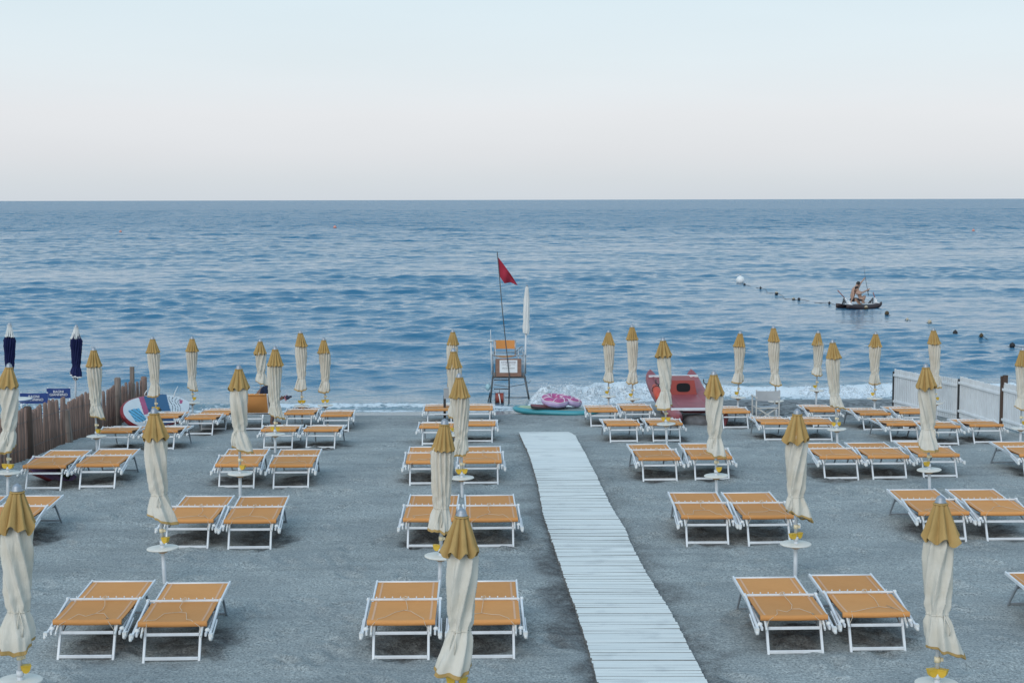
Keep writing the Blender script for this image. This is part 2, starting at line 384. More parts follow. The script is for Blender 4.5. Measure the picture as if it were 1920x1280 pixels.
def grid_mesh(name, X, Y, Z, attrs, m, kind='structure'):
    ny, nx = X.shape
    me = bpy.data.meshes.new(name)
    co = np.stack([X, Y, Z], -1).reshape(-1, 3).astype(np.float32)
    idx = np.arange(nx * ny).reshape(ny, nx)
    q = np.stack([idx[:-1, :-1], idx[:-1, 1:], idx[1:, 1:], idx[1:, :-1]], -1).reshape(-1, 4).astype(np.int32)
    me.vertices.add(len(co)); me.vertices.foreach_set('co', co.ravel())
    me.loops.add(q.size); me.loops.foreach_set('vertex_index', q.ravel())
    me.polygons.add(len(q)); me.polygons.foreach_set('loop_start', np.arange(0, q.size, 4, dtype=np.int32))
    me.polygons.foreach_set('use_smooth', np.ones(len(q), dtype=bool))
    me.update(calc_edges=True)
    for k, a in attrs.items():
        at_ = me.attributes.new(k, 'FLOAT', 'POINT'); at_.data.foreach_set('value', a.ravel().astype(np.float32))
    me.materials.append(m); me.validate()
    o = bpy.data.objects.new(name, me); COL.objects.link(o)
    return tag(o, kind=kind)

# ------------------------------------------------------------------ sand
m, nt, b = new_mat('grey volcanic sand'); L = nt.links
geo = N(nt, 'ShaderNodeNewGeometry')
def noise(scale, detail=4, vec=None, rough=0.55, dist=0.0):
    n = N(nt, 'ShaderNodeTexNoise'); n.inputs['Scale'].default_value = scale; n.inputs['Detail'].default_value = detail
    n.inputs['Roughness'].default_value = rough; n.inputs['Distortion'].default_value = dist
    L.new(vec if vec else geo.outputs['Position'], n.inputs['Vector']); return n.outputs['Fac']
def mrange(v, a, b_, c, d):
    n = N(nt, 'ShaderNodeMapRange'); L.new(v, n.inputs['Value'])
    for k, x in zip(('From Min', 'From Max', 'To Min', 'To Max'), (a, b_, c, d)): n.inputs[k].default_value = x
    return n.outputs['Result']
def mixc(f, A, B):
    n = N(nt, 'ShaderNodeMix', data_type='RGBA')
    if isinstance(f, float): n.inputs['Factor'].default_value = f
    else: L.new(f, n.inputs['Factor'])
    for k, c in (('A', A), ('B', B)):
        if isinstance(c, tuple): n.inputs[k].default_value = (*c, 1)
        else: L.new(c, n.inputs[k])
    return n.outputs['Result']
def math2(op, a, b_=None, clamp=False):
    n = N(nt, 'ShaderNodeMath', operation=op); n.use_clamp = clamp
    for i, v in enumerate((a, b_)):
        if v is None: continue
        if isinstance(v, (int, float)): n.inputs[i].default_value = v
        else: L.new(v, n.inputs[i])
    return n.outputs[0]
def attr(k):
    n = N(nt, 'ShaderNodeAttribute'); n.attribute_name = k; return n.outputs['Fac']
grain = noise(40, 3, None, 0.85); grain2 = noise(17, 3, None, .7); big = noise(0.9, 5); mid = noise(5, 4)
c = mixc(mrange(grain, .34, .66, 0, 1), (0.135, 0.148, 0.148), (0.690, 0.725, 0.700))
c = mixc(mrange(grain2, .40, .64, 0, .40), c, (0.200, 0.225, 0.235))
c = mixc(mrange(big, .42, .62, 0, .38), c, (0.215, 0.240, 0.250))
c = mixc(mrange(mid, .5, .75, 0, .25), c, (0.44, 0.47, 0.46))
mps = N(nt, 'ShaderNodeMapping'); mps.inputs['Scale'].default_value = (.28, 2.6, 1); mps.inputs['Rotation'].default_value = (0, 0, .06); L.new(geo.outputs['Position'], mps.inputs['Vector'])
streak = noise(1, 4, mps.outputs['Vector'], .6, .5)
c = mixc(mrange(streak, .50, .68, 0, .30), c, (0.165, 0.182, 0.182))
c = mixc(mrange(noise(.33, 3), .45, .65, 0, .20), c, (0.17, 0.188, 0.188))
vor = N(nt, 'ShaderNodeTexVoronoi'); vor.inputs['Scale'].default_value = 70; L.new(geo.outputs['Position'], vor.inputs['Vector'])
fl = mrange(vor.outputs['Color'], .93, .97, 0, 1) if False else None
peb = N(nt, 'ShaderNodeTexVoronoi'); peb.inputs['Scale'].default_value = 11; L.new(geo.outputs['Position'], peb.inputs['Vector'])
pbw = N(nt, 'ShaderNodeRGBToBW'); L.new(peb.outputs['Color'], pbw.inputs[0])
pcol = mixc(mrange(pbw.outputs[0], .2, .85, 0, 1), (0.035, 0.038, 0.042), (0.30, 0.31, 0.32))
c = mixc(math2('MULTIPLY', attr('pebble'), mrange(noise(3, 3), .35, .6, .35, 1)), c, pcol)
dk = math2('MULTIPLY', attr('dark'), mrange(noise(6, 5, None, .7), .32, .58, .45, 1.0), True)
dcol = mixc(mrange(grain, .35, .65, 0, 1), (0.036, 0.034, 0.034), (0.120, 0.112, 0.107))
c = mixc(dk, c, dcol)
wet = attr('wet')
c = mixc(math2('MULTIPLY', wet, .75), c, (0.10, 0.112, 0.125))
L.new(c, b.inputs['Base Color'])
L.new(mrange(wet, 0, 1, .92, .22), b.inputs['Roughness']); L.new(mrange(wet, 0, 1, .2, .8), b.inputs['Specular IOR Level'])
# bump: coarse grains, raking lines, pebbles
mp = N(nt, 'ShaderNodeMapping'); mp.inputs['Scale'].default_value = (.35, 14, 1); L.new(geo.outputs['Position'], mp.inputs['Vector'])
rake = noise(1, 3, mp.outputs['Vector'], .5, .3)
h = math2('ADD', math2('MULTIPLY', grain, .016), math2('MULTIPLY', noise(22, 4), .020))
h = math2('ADD', h, math2('MULTIPLY', rake, .016))
h = math2('ADD', h, math2('MULTIPLY', math2('MULTIPLY', mrange(peb.outputs['Distance'], 0, .7, 1, 0), attr('pebble')), .035))
h = math2('MULTIPLY', h, mrange(wet, 0, 1, 1, .12))
bp = N(nt, 'ShaderNodeBump'); bp.inputs['Strength'].default_value = 0.9; bp.inputs['Distance'].default_value = 1.0
L.new(h, bp.inputs['Height']); L.new(bp.outputs['Normal'], b.inputs['Normal'])
SAND = m

xs = np.concatenate([-np.geomspace(14.05, 4000, 40)[::-1], np.arange(-14, 14.01, 0.055), np.geomspace(14.05, 4000, 40)])
ys = np.concatenate([-np.geomspace(1, 300, 14)[::-1], np.arange(0, 11, 0.5), np.arange(11, 22, 0.045), np.arange(22, 34, .07), np.arange(34, 50, .1)])
X, Y = np.meshgrid(xs, ys)
Z = ground(X, Y)
near = ((np.abs(X) < 14) & (Y > 10)).astype(float)
YS = Y - shift(X) * sstep(30, 40, Y)
dry = 1 - sstep(37.2, 38.8, YS)
Z = Z + near * dry * ((fbm(X * .7, Y * .7, 3) - .5) * .05 + (fbm(X * 2.5, Y * 2.5, 5) - .5) * .045 + (fbm(X * 9, Y * 9, 9, 3) - .5) * .012)
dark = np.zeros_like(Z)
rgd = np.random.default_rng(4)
for p, lab in LGP:                       # rough dug-over damp sand the rake misses, with lounger shade painted in
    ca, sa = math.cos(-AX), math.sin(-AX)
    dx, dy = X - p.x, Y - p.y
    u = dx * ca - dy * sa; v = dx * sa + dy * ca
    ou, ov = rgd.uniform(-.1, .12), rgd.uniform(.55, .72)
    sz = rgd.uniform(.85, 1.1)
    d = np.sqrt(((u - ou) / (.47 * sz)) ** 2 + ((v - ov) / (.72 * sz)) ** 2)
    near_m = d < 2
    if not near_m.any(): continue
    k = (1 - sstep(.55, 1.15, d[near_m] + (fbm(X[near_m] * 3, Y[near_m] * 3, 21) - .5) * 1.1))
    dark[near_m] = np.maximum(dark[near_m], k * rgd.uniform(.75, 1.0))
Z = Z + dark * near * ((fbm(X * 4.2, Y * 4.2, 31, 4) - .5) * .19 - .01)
for side, f_ in ((-1, lx), (1, rx)):      # scuffed damp sand plus painted shadow along the walkway edges
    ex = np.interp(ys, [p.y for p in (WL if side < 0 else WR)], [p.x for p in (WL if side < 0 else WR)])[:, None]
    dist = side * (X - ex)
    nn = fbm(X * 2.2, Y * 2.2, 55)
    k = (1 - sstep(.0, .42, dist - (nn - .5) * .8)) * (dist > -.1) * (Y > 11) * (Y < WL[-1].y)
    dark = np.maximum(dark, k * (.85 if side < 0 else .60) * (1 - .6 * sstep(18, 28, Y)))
fp = []                                  # footprints and scuffs
for i in range(900):
    fx, fy = rgd.uniform(-11, 11), 11.5 + 22 * rgd.random() ** 1.3
    a_ = rgd.uniform(-1, 1); s_ = rgd.uniform(.7, 1.3)
    i0, i1 = np.searchsorted(xs, [fx - .4, fx + .4]); j0, j1 = np.searchsorted(ys, [fy - .4, fy + .4])
    if i1 <= i0 or j1 <= j0: continue
    dx, dy = X[j0:j1, i0:i1] - fx, Y[j0:j1, i0:i1] - fy
    u = dx * math.cos(a_) - dy * math.sin(a_); v = dx * math.sin(a_) + dy * math.cos(a_)
    q = (u / (.07 * s_)) ** 2 + (v / (.16 * s_)) ** 2
    Z[j0:j1, i0:i1] += -.034 * np.exp(-q) + .020 * np.exp(-(np.sqrt(q) - 1.7) ** 2 * 3)
exl = np.interp(ys, [p.y for p in WL], [p.x for p in WL])[:, None]; exr = np.interp(ys, [p.y for p in WR], [p.x for p in WR])[:, None]
onw = sstep(-.10, .06, X - exl) * sstep(-.10, .06, exr - X) * (Y < WL[-1].y + .1) * (Y > WL[0].y)
Z = Z * (1 - onw) + (ground(X, Y) - .03) * onw
yy = YS
wet = sstep(38.4, 39.2, yy + (fbm(X * .6, Y * .6, 12) - .5) * .9)
pebble = sstep(34.4, 35.8, yy + (fbm(X * 1.1, Y * 1.1, 8) - .5) * 1.2) * sstep(3.0, 6.0, X + (fbm(X, Y, 3) - .5) * 2) * (1 - sstep(39.6, 40.3, yy))
pebble = np.maximum(pebble, .35 * sstep(35.6, 36.6, yy) * (1 - sstep(38.6, 39.3, yy)))
wet = wet * (1 - .75 * sstep(3, 6, X) * (1 - sstep(39.6, 40.3, yy)))
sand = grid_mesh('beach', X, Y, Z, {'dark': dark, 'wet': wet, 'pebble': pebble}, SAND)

# ------------------------------------------------------------------ sea
m, nt, b = new_mat('sea water'); L = nt.links
geo = N(nt, 'ShaderNodeNewGeometry')
foam = attr('foam'); shal = attr('shallow')
mp = N(nt, 'ShaderNodeMapping'); mp.inputs['Scale'].default_value = (.55, 1, 1); L.new(geo.outputs['Position'], mp.inputs['Vector'])
fn = noise(7, 6, geo.outputs['Position'], .65, .6); fn2 = noise(1.6, 4, mp.outputs['Vector'])
fm = math2('ADD', math2('MULTIPLY', foam, 1.5), math2('MULTIPLY', math2('SUBTRACT', fn, .5), 2.2))
fm = mrange(math2('MULTIPLY', fm, math2('MULTIPLY', foam, 8, True), False), .42, .75, 0, 1)
wc = mixc(shal, (0.018, 0.135, 0.245), (0.105, 0.20, 0.25))
wc = mixc(fm, wc, (0.70, 0.77, 0.81))
L.new(wc, b.inputs['Base Color'])
L.new(math2('ADD', mrange(fm, 0, 1, .07, .80), math2('MULTIPLY', attr('far'), .20)), b.inputs['Roughness']); b.inputs['IOR'].default_value = 1.333
r1 = noise(2.6, 4, mp.outputs['Vector'], .62, .5); r2 = noise(8.5, 3, mp.outputs['Vector'], .55); r3 = noise(.32, 3, mp.outputs['Vector'], .6, .4)
h = math2('ADD', math2('MULTIPLY', r1, .065), math2('MULTIPLY', r2, .015))
h = math2('ADD', h, math2('MULTIPLY', math2('MULTIPLY', r3, 1.4), attr('far')))
mp4 = N(nt, 'ShaderNodeMapping'); mp4.inputs['Scale'].default_value = (.30, .075, 1); L.new(geo.outputs['Position'], mp4.inputs['Vector'])
mp5 = N(nt, 'ShaderNodeMapping'); mp5.inputs['Scale'].default_value = (.10, .016, 1); L.new(geo.outputs['Position'], mp5.inputs['Vector'])
h = math2('ADD', h, math2('MULTIPLY', math2('MULTIPLY', noise(1, 3, mp4.outputs['Vector'], .65), 3.2), attr('far')))
h = math2('ADD', h, math2('MULTIPLY', math2('MULTIPLY', noise(1, 3, mp5.outputs['Vector'], .65), 9.0), attr('vfar')))
h = math2('ADD', h, math2('MULTIPLY', math2('MULTIPLY', fn, .06), fm))
h = math2('MULTIPLY', h, mrange(shal, 0, 1, 1, .8))
bp = N(nt, 'ShaderNodeBump'); bp.inputs['Strength'].default_value = .8; bp.inputs['Distance'].default_value = 1.0
L.new(h, bp.inputs['Height']); L.new(bp.outputs['Normal'], b.inputs['Normal'])
WATER = m

rows = [39.2]
while rows[-1] < 900: rows.append(rows[-1] + max(.09, rows[-1] * .0024))
while rows[-1] < 60000: rows.append(rows[-1] * 1.12)
rows = np.array(rows)
a_in = np.linspace(-.42, .42, 560); a_out = np.geomspace(.43, 3.5, 26)
tanx = np.concatenate([-a_out[::-1], a_in, a_out])
T, Y = np.meshgrid(tanx, rows); X = T * Y
rg = np.random.default_rng(11)
zz = np.zeros_like(X); ox = np.zeros_like(X); oy = np.zeros_like(X)
yy = Y - shift(X)
spac = np.maximum(.09, Y * .0024)
lams = np.geomspace(.55, 15, 76)
fadeN = .30 + .70 * sstep(40.8, 50, yy)
grp = .25 + 1.5 * fbm(X * .06, Y * .10, 77, 3) ** 1.2
for lam in lams:
    lam *= rg.uniform(.9, 1.1)
    spread = .44 if lam < 3 else .30
    th = -PI / 2 + rg.normal(0, spread) + .12
    k = 2 * PI / lam; kx, ky = k * math.cos(th), k * math.sin(th)
    slope = .031 if lam < 1.5 else (.024 if lam < 3 else (.0145 if lam < 6 else .0105))
    amp = slope / k
    fade = sstep(1.7, 3.2, lam / spac)
    ph = kx * X + ky * Y + rg.uniform(0, 2 * PI)
    A = amp * fade * fadeN * grp
    zz += A * np.cos(ph); ox += -A * math.cos(th) * np.sin(ph) * .8; oy += -A * math.sin(th) * np.sin(ph) * .8
# breaking wave along the shore: strong to the right of the tower, low to the left
yb = 41.2 + (fbm(X * .35, X * 0 + 2, 41, 3) - .5) * .8
ab = np.where(X > -.5, 1, 0) * 0.0 + .50 * sstep(.2, .9, X) * (.75 + .5 * fbm(X * .8, X * 0, 43, 3)) * (1 - .45 * sstep(3.0, 4.5, X)) + .10 * (1 - sstep(-1, .4, X))
d = yy - yb
ridge = ab * np.exp(-np.where(d < 0, (d / .40) ** 2, (d / 1.1) ** 2))
ridge *= 1 + .5 * (fbm(X * 3, Y * 3, 51, 4) - .5)
zz = zz + ridge
front = np.exp(-((d + .25) / .55) ** 2) * np.clip(ab / .4, 0.0, 1)
lowf = np.exp(-((d + .2) / .30) ** 2) * .62 * sstep(-7.6, -6.2, X) * (1 - sstep(-.2, .6, X)) * (.6 + .8 * fbm(X * .7, Y, 61))
foam = np.maximum(front * 1.25, lowf)
foam = np.maximum(foam, .50 * np.exp(-((yy - 40.3) / .30) ** 2) * (.5 + fbm(X * .9, Y * 1.2, 63)))
foam = np.maximum(foam, .42 * np.exp(-((yy - 42.5) / .9) ** 2) * np.clip(ab / .4, 0, 1))
zz = np.where(yy < 40.8, zz * sstep(39.6, 40.8, yy), zz)
shal = 1 - sstep(40, 48, yy + (fbm(X * .3, Y * .3, 71) - .5) * 3)
far = sstep(60, 400, Y); vfar = sstep(200, 900, Y)
def sea_h(x, y):
    i, j = np.searchsorted(rows, y), np.searchsorted(tanx, x / y)
    return float(zz[i - 1:i + 2, j - 1:j + 2].mean())
X2 = X + ox
Y2 = Y + oy
sea = grid_mesh('sea', X2, Y2, SEA + zz, {'foam': foam, 'shallow': shal, 'far': far, 'vfar': vfar}, WATER)

# foam thrown up by the breaker: thousands of small froth clumps, nobody could count them
FOAM = mat('white sea froth', (0.70, 0.77, 0.82), 0.9, 0, 0.03, 20)
fb_ = FOAM.node_tree.nodes['Principled BSDF']; fb_.inputs['Subsurface Weight'].default_value = 1.0; fb_.inputs['Subsurface Radius'].default_value = (.25, .25, .25); fb_.inputs['Subsurface Scale'].default_value = .5; fb_.inputs['Specular IOR Level'].default_value = .1
fnt = FOAM.node_tree; fnz = fnt.nodes.new('ShaderNodeTexNoise'); fnz.inputs['Scale'].default_value = 7.5; fnz.inputs['Detail'].default_value = 6; fnz.inputs['Roughness'].default_value = .7
ftc = fnt.nodes.new('ShaderNodeTexCoord'); fnt.links.new(ftc.outputs['Object'], fnz.inputs['Vector'])
fmr = fnt.nodes.new('ShaderNodeMapRange'); fnt.links.new(fnz.outputs['Fac'], fmr.inputs['Value']); fmr.inputs['From Min'].default_value = .40; fmr.inputs['From Max'].default_value = .56; fmr.inputs['To Min'].default_value = .12
fnt.links.new(fmr.outputs['Result'], fb_.inputs['Alpha'])
fo = bpy.data.meshes.new('wave_foam')
t_ = (1 + 5 ** .5) / 2
ico = np.array([(-1,t_,0),(1,t_,0),(-1,-t_,0),(1,-t_,0),(0,-1,t_),(0,1,t_),(0,-1,-t_),(0,1,-t_),(t_,0,-1),(t_,0,1),(-t_,0,-1),(-t_,0,1)]) / math.sqrt(1 + t_ * t_)
icf = np.array([(0,11,5),(0,5,1),(0,1,7),(0,7,10),(0,10,11),(1,5,9),(5,11,4),(11,10,2),(10,7,6),(7,1,8),(3,9,4),(3,4,2),(3,2,6),(3,6,8),(3,8,9),(4,9,5),(2,4,11),(6,2,10),(8,6,7),(9,8,1)])
rf = np.random.default_rng(5)
def crest(x):
    yb_ = 41.2 + (fbm(x * .35, x * 0 + 2, 41, 3) - .5) * .8
    ab_ = .50 * sstep(.2, .9, x) * (.75 + .5 * fbm(x * .8, x * 0, 43, 3)) * (1 - .45 * sstep(3.0, 4.5, x))
    return yb_, ab_
# the froth ridge itself: one finely lumpy sheet lying over the breaking crest
gx = np.arange(.35, 11.5, .022); gd = np.linspace(-.95, .75, 74)
GX, GD = np.meshgrid(gx, gd)
yb_, ab_ = crest(GX)
prof = np.exp(-np.where(GD < 0, (np.abs(GD) / .50) ** 2.2, (GD / .38) ** 2))
lump = fbm(GX * 2.2, GD * 2.2, 91, 5); fine = 1 - np.abs(2 * fbm(GX * 6.5, GD * 6.5 + lump * 3, 97, 4) - 1)
jag = .55 + .95 * fbm(GX * 2.6, GX * 0 + 5, 91, 4)
hh = ab_ * prof * (jag + .45 * (lump - .5) + .30 * (fine - .6)) * .86 + (fine - .7) * .05 * prof - .045
GY = yb_ + GD + shift(GX) - .22 * ab_ * prof * fine
ridge_v = np.stack([GX, GY, SEA + hh], -1).reshape(-1, 3)
ny_, nx_ = GX.shape; ii = np.arange(nx_ * ny_).reshape(ny_, nx_)
q1 = np.stack([ii[:-1, :-1], ii[:-1, 1:], ii[1:, 1:]], -1).reshape(-1, 3); q2 = np.stack([ii[:-1, :-1], ii[1:, 1:], ii[1:, :-1]], -1).reshape(-1, 3)
nF = 4500
fx = np.where(rf.random(nF) < .45, rf.uniform(.5, 3.4, nF), rf.uniform(.6, 11, nF))
ybx, abx = crest(fx)
dd = rf.normal(-.10, .26, nF)
bh = abx * np.exp(-np.where(dd < 0, (np.abs(dd) / .50) ** 2.2, (dd / .38) ** 2)) * (.55 + .95 * fbm(fx * 2.6, fx * 0 + 5, 91, 4)) * .85
h2 = bh + rf.exponential(.030, nF) * np.clip(abx / .4, .2, 1.3)
rad = np.exp(rf.normal(-4.95, .40, nF))
vs = (ico[None] * rad[:, None, None] * rf.uniform(.7, 1.3, (nF, 12, 1)) * np.array([1.2, 1, .9])) + np.stack([fx, ybx + dd + shift(fx), SEA + h2], -1)[:, None, :]
fs = (icf[None] + (np.arange(nF) * 12)[:, None, None]).reshape(-1, 3) + len(ridge_v)
vs = np.concatenate([ridge_v, vs.reshape(-1, 3)]); fs = np.concatenate([q1, q2, fs]).astype(np.int32)
fo.vertices.add(len(vs)); fo.vertices.foreach_set('co', vs.astype(np.float32).ravel())
fo.loops.add(fs.size); fo.loops.foreach_set('vertex_index', fs.ravel())
fo.polygons.add(len(fs)); fo.polygons.foreach_set('loop_start', np.arange(0, fs.size, 3, dtype=np.int32))
fo.polygons.foreach_set('use_smooth', np.ones(len(fs), dtype=bool)); fo.update(calc_edges=True); fo.materials.append(FOAM)
foo = bpy.data.objects.new('wave_foam', fo); COL.objects.link(foo)
tag(foo, 'white froth and spray of the small wave breaking along the shore', 'foam', kind='stuff')
# ------------------------------------------------------------------ the rolled out slat walkway
def poly_x(tab, y):
    return float(np.interp(y, [t[1] for t in tab], [t[0] for t in tab]))
m, nt, b = new_mat('whitewashed slats'); L = nt.links
geo = N(nt, 'ShaderNodeNewGeometry')
mpw = N(nt, 'ShaderNodeMapping'); mpw.inputs['Scale'].default_value = (2.5, 40, 40); L.new(geo.outputs['Position'], mpw.inputs['Vector'])
g1 = noise(1, 5, mpw.outputs['Vector']); g2 = noise(2.2, 5); rnd = N(nt, 'ShaderNodeNewGeometry').outputs['Random Per Island']
c = mixc(mrange(g1, .3, .7, 0, 1), (0.83, 0.835, 0.785), (0.72, 0.725, 0.69))
c = mixc(mrange(rnd, 0, 1, 0, .35), c, (0.57, 0.595, 0.585)); c = mixc(mrange(g2, .56, .78, 0, .5), c, (0.36, 0.37, 0.38))
c = mixc(math2('MULTIPLY', mrange(noise(14, 4, None, .8), .64, .80, 0, 1), .25), c, (.30, .31, .31))
L.new(c, b.inputs['Base Color']); b.inputs['Roughness'].default_value = .7
bp = N(nt, 'ShaderNodeBump'); bp.inputs['Strength'].default_value = .25; bp.inputs['Distance'].default_value = .004; L.new(g1, bp.inputs['Height']); L.new(bp.outputs['Normal'], b.inputs['Normal'])
SLAT = m
EDGE = mat('grey slat edge painted shade', (0.20, 0.205, 0.205), .9, 0, .3, 10)  # side faces coloured dark as the shadow in the gaps and along the edge
wk = MB(); rw = random.Random(3)
y = WL[0].y; y1 = WL[-1].y; seams = [at_g(1040, 845).y, at_g(1060, 915).y]
ZW = lambda x, yy_: gz(x, yy_) + .030
while y < y1:
    wd = .088 if rw.random() < .85 else .078
    gap = .0045 + (rw.random() < .28) * rw.uniform(.004, .012)
    for s_ in seams:
        if abs(y - s_) < .06: gap = .035
    ja, jb = rw.uniform(-.007, .007), rw.uniform(-.007, .007)
    a0, a1 = y, min(y + wd - gap, y1)
    sk = rw.uniform(-.008, .008)
    za, zb = rw.uniform(-.004, .005), rw.uniform(-.004, .005)
    xl, xr = lx(y) + ja, rx(y) + jb
    P = []
    for x_, zz_, k in ((xl, za, 0), (xr, zb, sk)):
        zt = ZW(x_, a0) + zz_
        P += [(x_, a0 + k, zt - .05), (x_, a1 + k, zt - .05), (x_, a1 + k, zt + rw.uniform(-.002, .002)), (x_, a0 + k, zt)]
    wk.add(P, [(3,2,6,7)], SLAT); wk.add(P, [(0,1,2,3), (4,7,6,5), (0,4,5,1), (0,3,7,4), (1,5,6,2)], EDGE)
    y += wd
path = wk.build('path'); tag(path, kind='structure')

# ------------------------------------------------------------------ sun loungers
def lounger(variant=0, raised=False):
    root = empty('sun_lounger', (0, 0, 0))
    rg_ = random.Random(variant + 40)
    fr = MB()
    yf, yn = 1.66, .12
    for s in (-1, 1):
        if raised:
            fr.beam((s*.352, .70, .36), (s*.352, yf + .02, .385), .030, .045, ALU)
            fr.beam((s*.352, .78, .35), (s*.352, .47, .81), .028, .042, ALU)
        else:
            fr.beam((s*.352, .02, .275), (s*.354, .74, .335), .021, .040, ALU)
            fr.beam((s*.352, .74, .335), (s*.354, yf + .03, .395), .021, .040, ALU)
    fr.tube([(-.35, yf, .395), (.35, yf, .395)], .016, ALU)
    if raised: fr.tube([(-.35, .48, .80), (.35, .48, .80)], .016, ALU)
    else: fr.tube([(-.345, yn, .358), (.345, yn, .358)], .017, ALU)
    fr.tube([(-.34, .78, .33), (.34, .78, .33)], .013, ALUD)
    fr.build('frame', root)
    W = .340
    def sling(nm, y0, y1, zf, w, m_=ORANGE, th=.006, seams=True):
        mb = MB()
        def top(i, j):
            x = -w + 2 * w * i; yy_ = y0 + (y1 - y0) * j
            return (x, yy_, zf(x, yy_, j))
        mb.grid(top, 17, 25, m_); mb.grid(lambda i, j: tuple(Vector(top(1 - i, j)) - Vector((0, 0, th))), 17, 25, m_)
        if seams:
            for s in (-1, 1):
                for off in (.045, .06):
                    pass
                mb.grid(lambda i, j: (s * (w - .052) + (i - .5) * .022, y0 + (y1 - y0) * j, zf(s * (w - .052), y0 + (y1 - y0) * j, j) + .0022), 2, 25, SEAM)
        return mb
    if raised:
        mb = sling('sling', .80, yf - .01, lambda x, y_, j: .385 + .012 * j - .035 * math.sin(PI * j) * (1 - (x / W) ** 2 * .6), W)
        mb.build('sling', root)
        mb = MB()
        def bk(i, j):
            x = -W + 2 * W * i; u = j
            y_ = .78 - .305 * u; z_ = .35 + .45 * u
            sg = .05 * math.sin(PI * u) * (1 - (2 * i - 1) ** 2 * .7)
            return (x, y_ - sg * .87, z_ - sg * .5)
        mb.grid(bk, 17, 21, ORANGE); mb.grid(lambda i, j: tuple(Vector(bk(1 - i, j)) + Vector((0, .006, .003))), 17, 21, ORANGE)
        mb.tube([(-W, .475, .80), (W, .475, .80)], .024, ORANGE, 10)
        mb.build('backrest', root)
        mb = MB()
        for k in range(6): mb.ball((-.28 + .112 * k, .458, .812), .010, PLAST, 6, 4)
        mb.build('rivets', root)
    else:
        zs = lambda x, y_, j: .362 + .035 * j - .030 * math.sin(PI * min(1, j * 1.05)) * (1 - (x / W) ** 2 * .7) + .012 * math.exp(-j * 14)
        sling('sling', yn + .02, yf + .005, zs, W).build('sling', root)
        # folded sunshade cloth lying over the head end
        zs2 = lambda x, y_, j: .385 + .018 * j - .016 * math.sin(PI * j) * (1 - (x / W) ** 2 * .5)
        mb = sling('shade', yn - .005, .80, zs2, W + .012)
        n = 12
        def roll(i, j):
            a = PI * (.5 + 1.25 * j)
            return (-(W + .012) + 2 * (W + .012) * i, yn + .030 * math.cos(a), .364 + .030 * math.sin(a) - .006 * math.sin(PI * i))
        mb.grid(roll, 17, 10, ORANGE)
        for s in (-1, 1): mb.lathe([(.001, -.002), (.029, -.002), (.029, .002), (.001, .002)], ORANGE, (s * (W + .010), yn, .364), 14, True, Matrix.Rotation(PI / 2, 3, 'Y'))
        mb.build('sunshade', root)
        br = MB()
        br.beam((-.365, .81, .422), (.365, .81, .422), .024, .022, ALU)
        for k in range(8): br.ball((-.30 + .0857 * k, .822, .443), .0085, PLAST, 6, 4)
        br.build('sunshade_bar', root)
        for s in (-1, 1):
            am = MB()
            am.beam((s*.384, .83, .425), (s*.392, .02, .262), .024, .034, ALU)
            am.beam((s*.410, .40, .320), (s*.417, -.01, .230), .012, .026, ALU)
            am.box((s*.405 - .02, .0, .235), (s*.405 + .02, .06, .285), PLAST)
            am.ball((s*.392, .80, .425), .024, PLAST, 8, 6, (.7, 1, 1)); am.ball((s*.406, -.01, .238), .021, PLAST, 8, 6, (.9, 1, 1))
            am.ball((s*.36, .10, .30), .024, PLAST, 8, 6, (1.2, 1, 1))
            am.build('sunshade_arm', root)
        cd = MB(); j = lambda a=.012: rg_.uniform(-a, a) * 1.8
        yk = .40 + j(.06); xk = j(.06); aa, ab2 = rg_.uniform(.3, 1.1), rg_.uniform(.3, 1.1)
        loop = [(xk*.5 + .028*math.sin(t*1.05), .80 - .012 + .012*math.cos(t*1.05), .448 + .012*math.cos(t*.9)) for t in range(7)]
        cd.tube(loop, 0.0036, CORD, 5)
        cd.tube([(xk*.5, .79, .445), (xk*.8 + j(.03), .62, .405), (xk + j(.02), .5, .392), (xk, yk, .388)], 0.0026, CORD, 5)
        for s in (-1, 1):
            cd.tube([(xk, yk, .388), (xk + s*(.10 + j(.03)), yk - .09 * (aa if s > 0 else ab2) + j(.02), .390), (s*(.19 + j(.03)), .26 * (aa if s > 0 else ab2) + .06 + j(.03), .396), (s*(.225 + j(.03)), .13, .400), (s*(.26 + j(.02)), .06, .352), (s*.30, .03, .29)], 0.0026, CORD, 5)
        cd.build('cord', root)
    lf = MB()
    for s in (-1, 1):
        lf.beam((s*.283, .17, .345), (s*.283, -.004, -.03), .026, .032, ALU, up=(0, 1, 0))
        lf.beam((s*.305, .14, .335), (s*.305, .02, .255), .018, .03, PLAST, up=(0, 1, 0))
    lf.beam((-.27, .105, .255), (.27, .105, .255), .020, .032, ALU)
    lf.beam((-.27, .012, .030), (.27, .012, .030), .020, .034, ALU)
    for s in (-1, 1): lf.beam((s*.262, .11, .25), (s*.262, .42, .335), .010, .018, ALUD)
    lf.build('leg_frame', root)
    lb = MB()
    for s in (-1, 1): lb.beam((s*.300, 1.40, .36), (s*.305, 1.755, -.03), .024, .030, ALUD if not variant == 9 else ALU, up=(0, 1, 0))
    lb.beam((-.29, 1.735, .020), (.29, 1.735, .020), .018, .03, ALUD); lb.beam((-.29, 1.48, .27), (.29, 1.48, .27), .016, .024, ALUD)
    for s in (-1, 1): lb.beam((s*.28, 1.50, .26), (s*.28, 1.18, .35), .010, .018, ALUD)
    lb.build('leg_frame', root)
    return root
protos = {}
rl = random.Random(12)
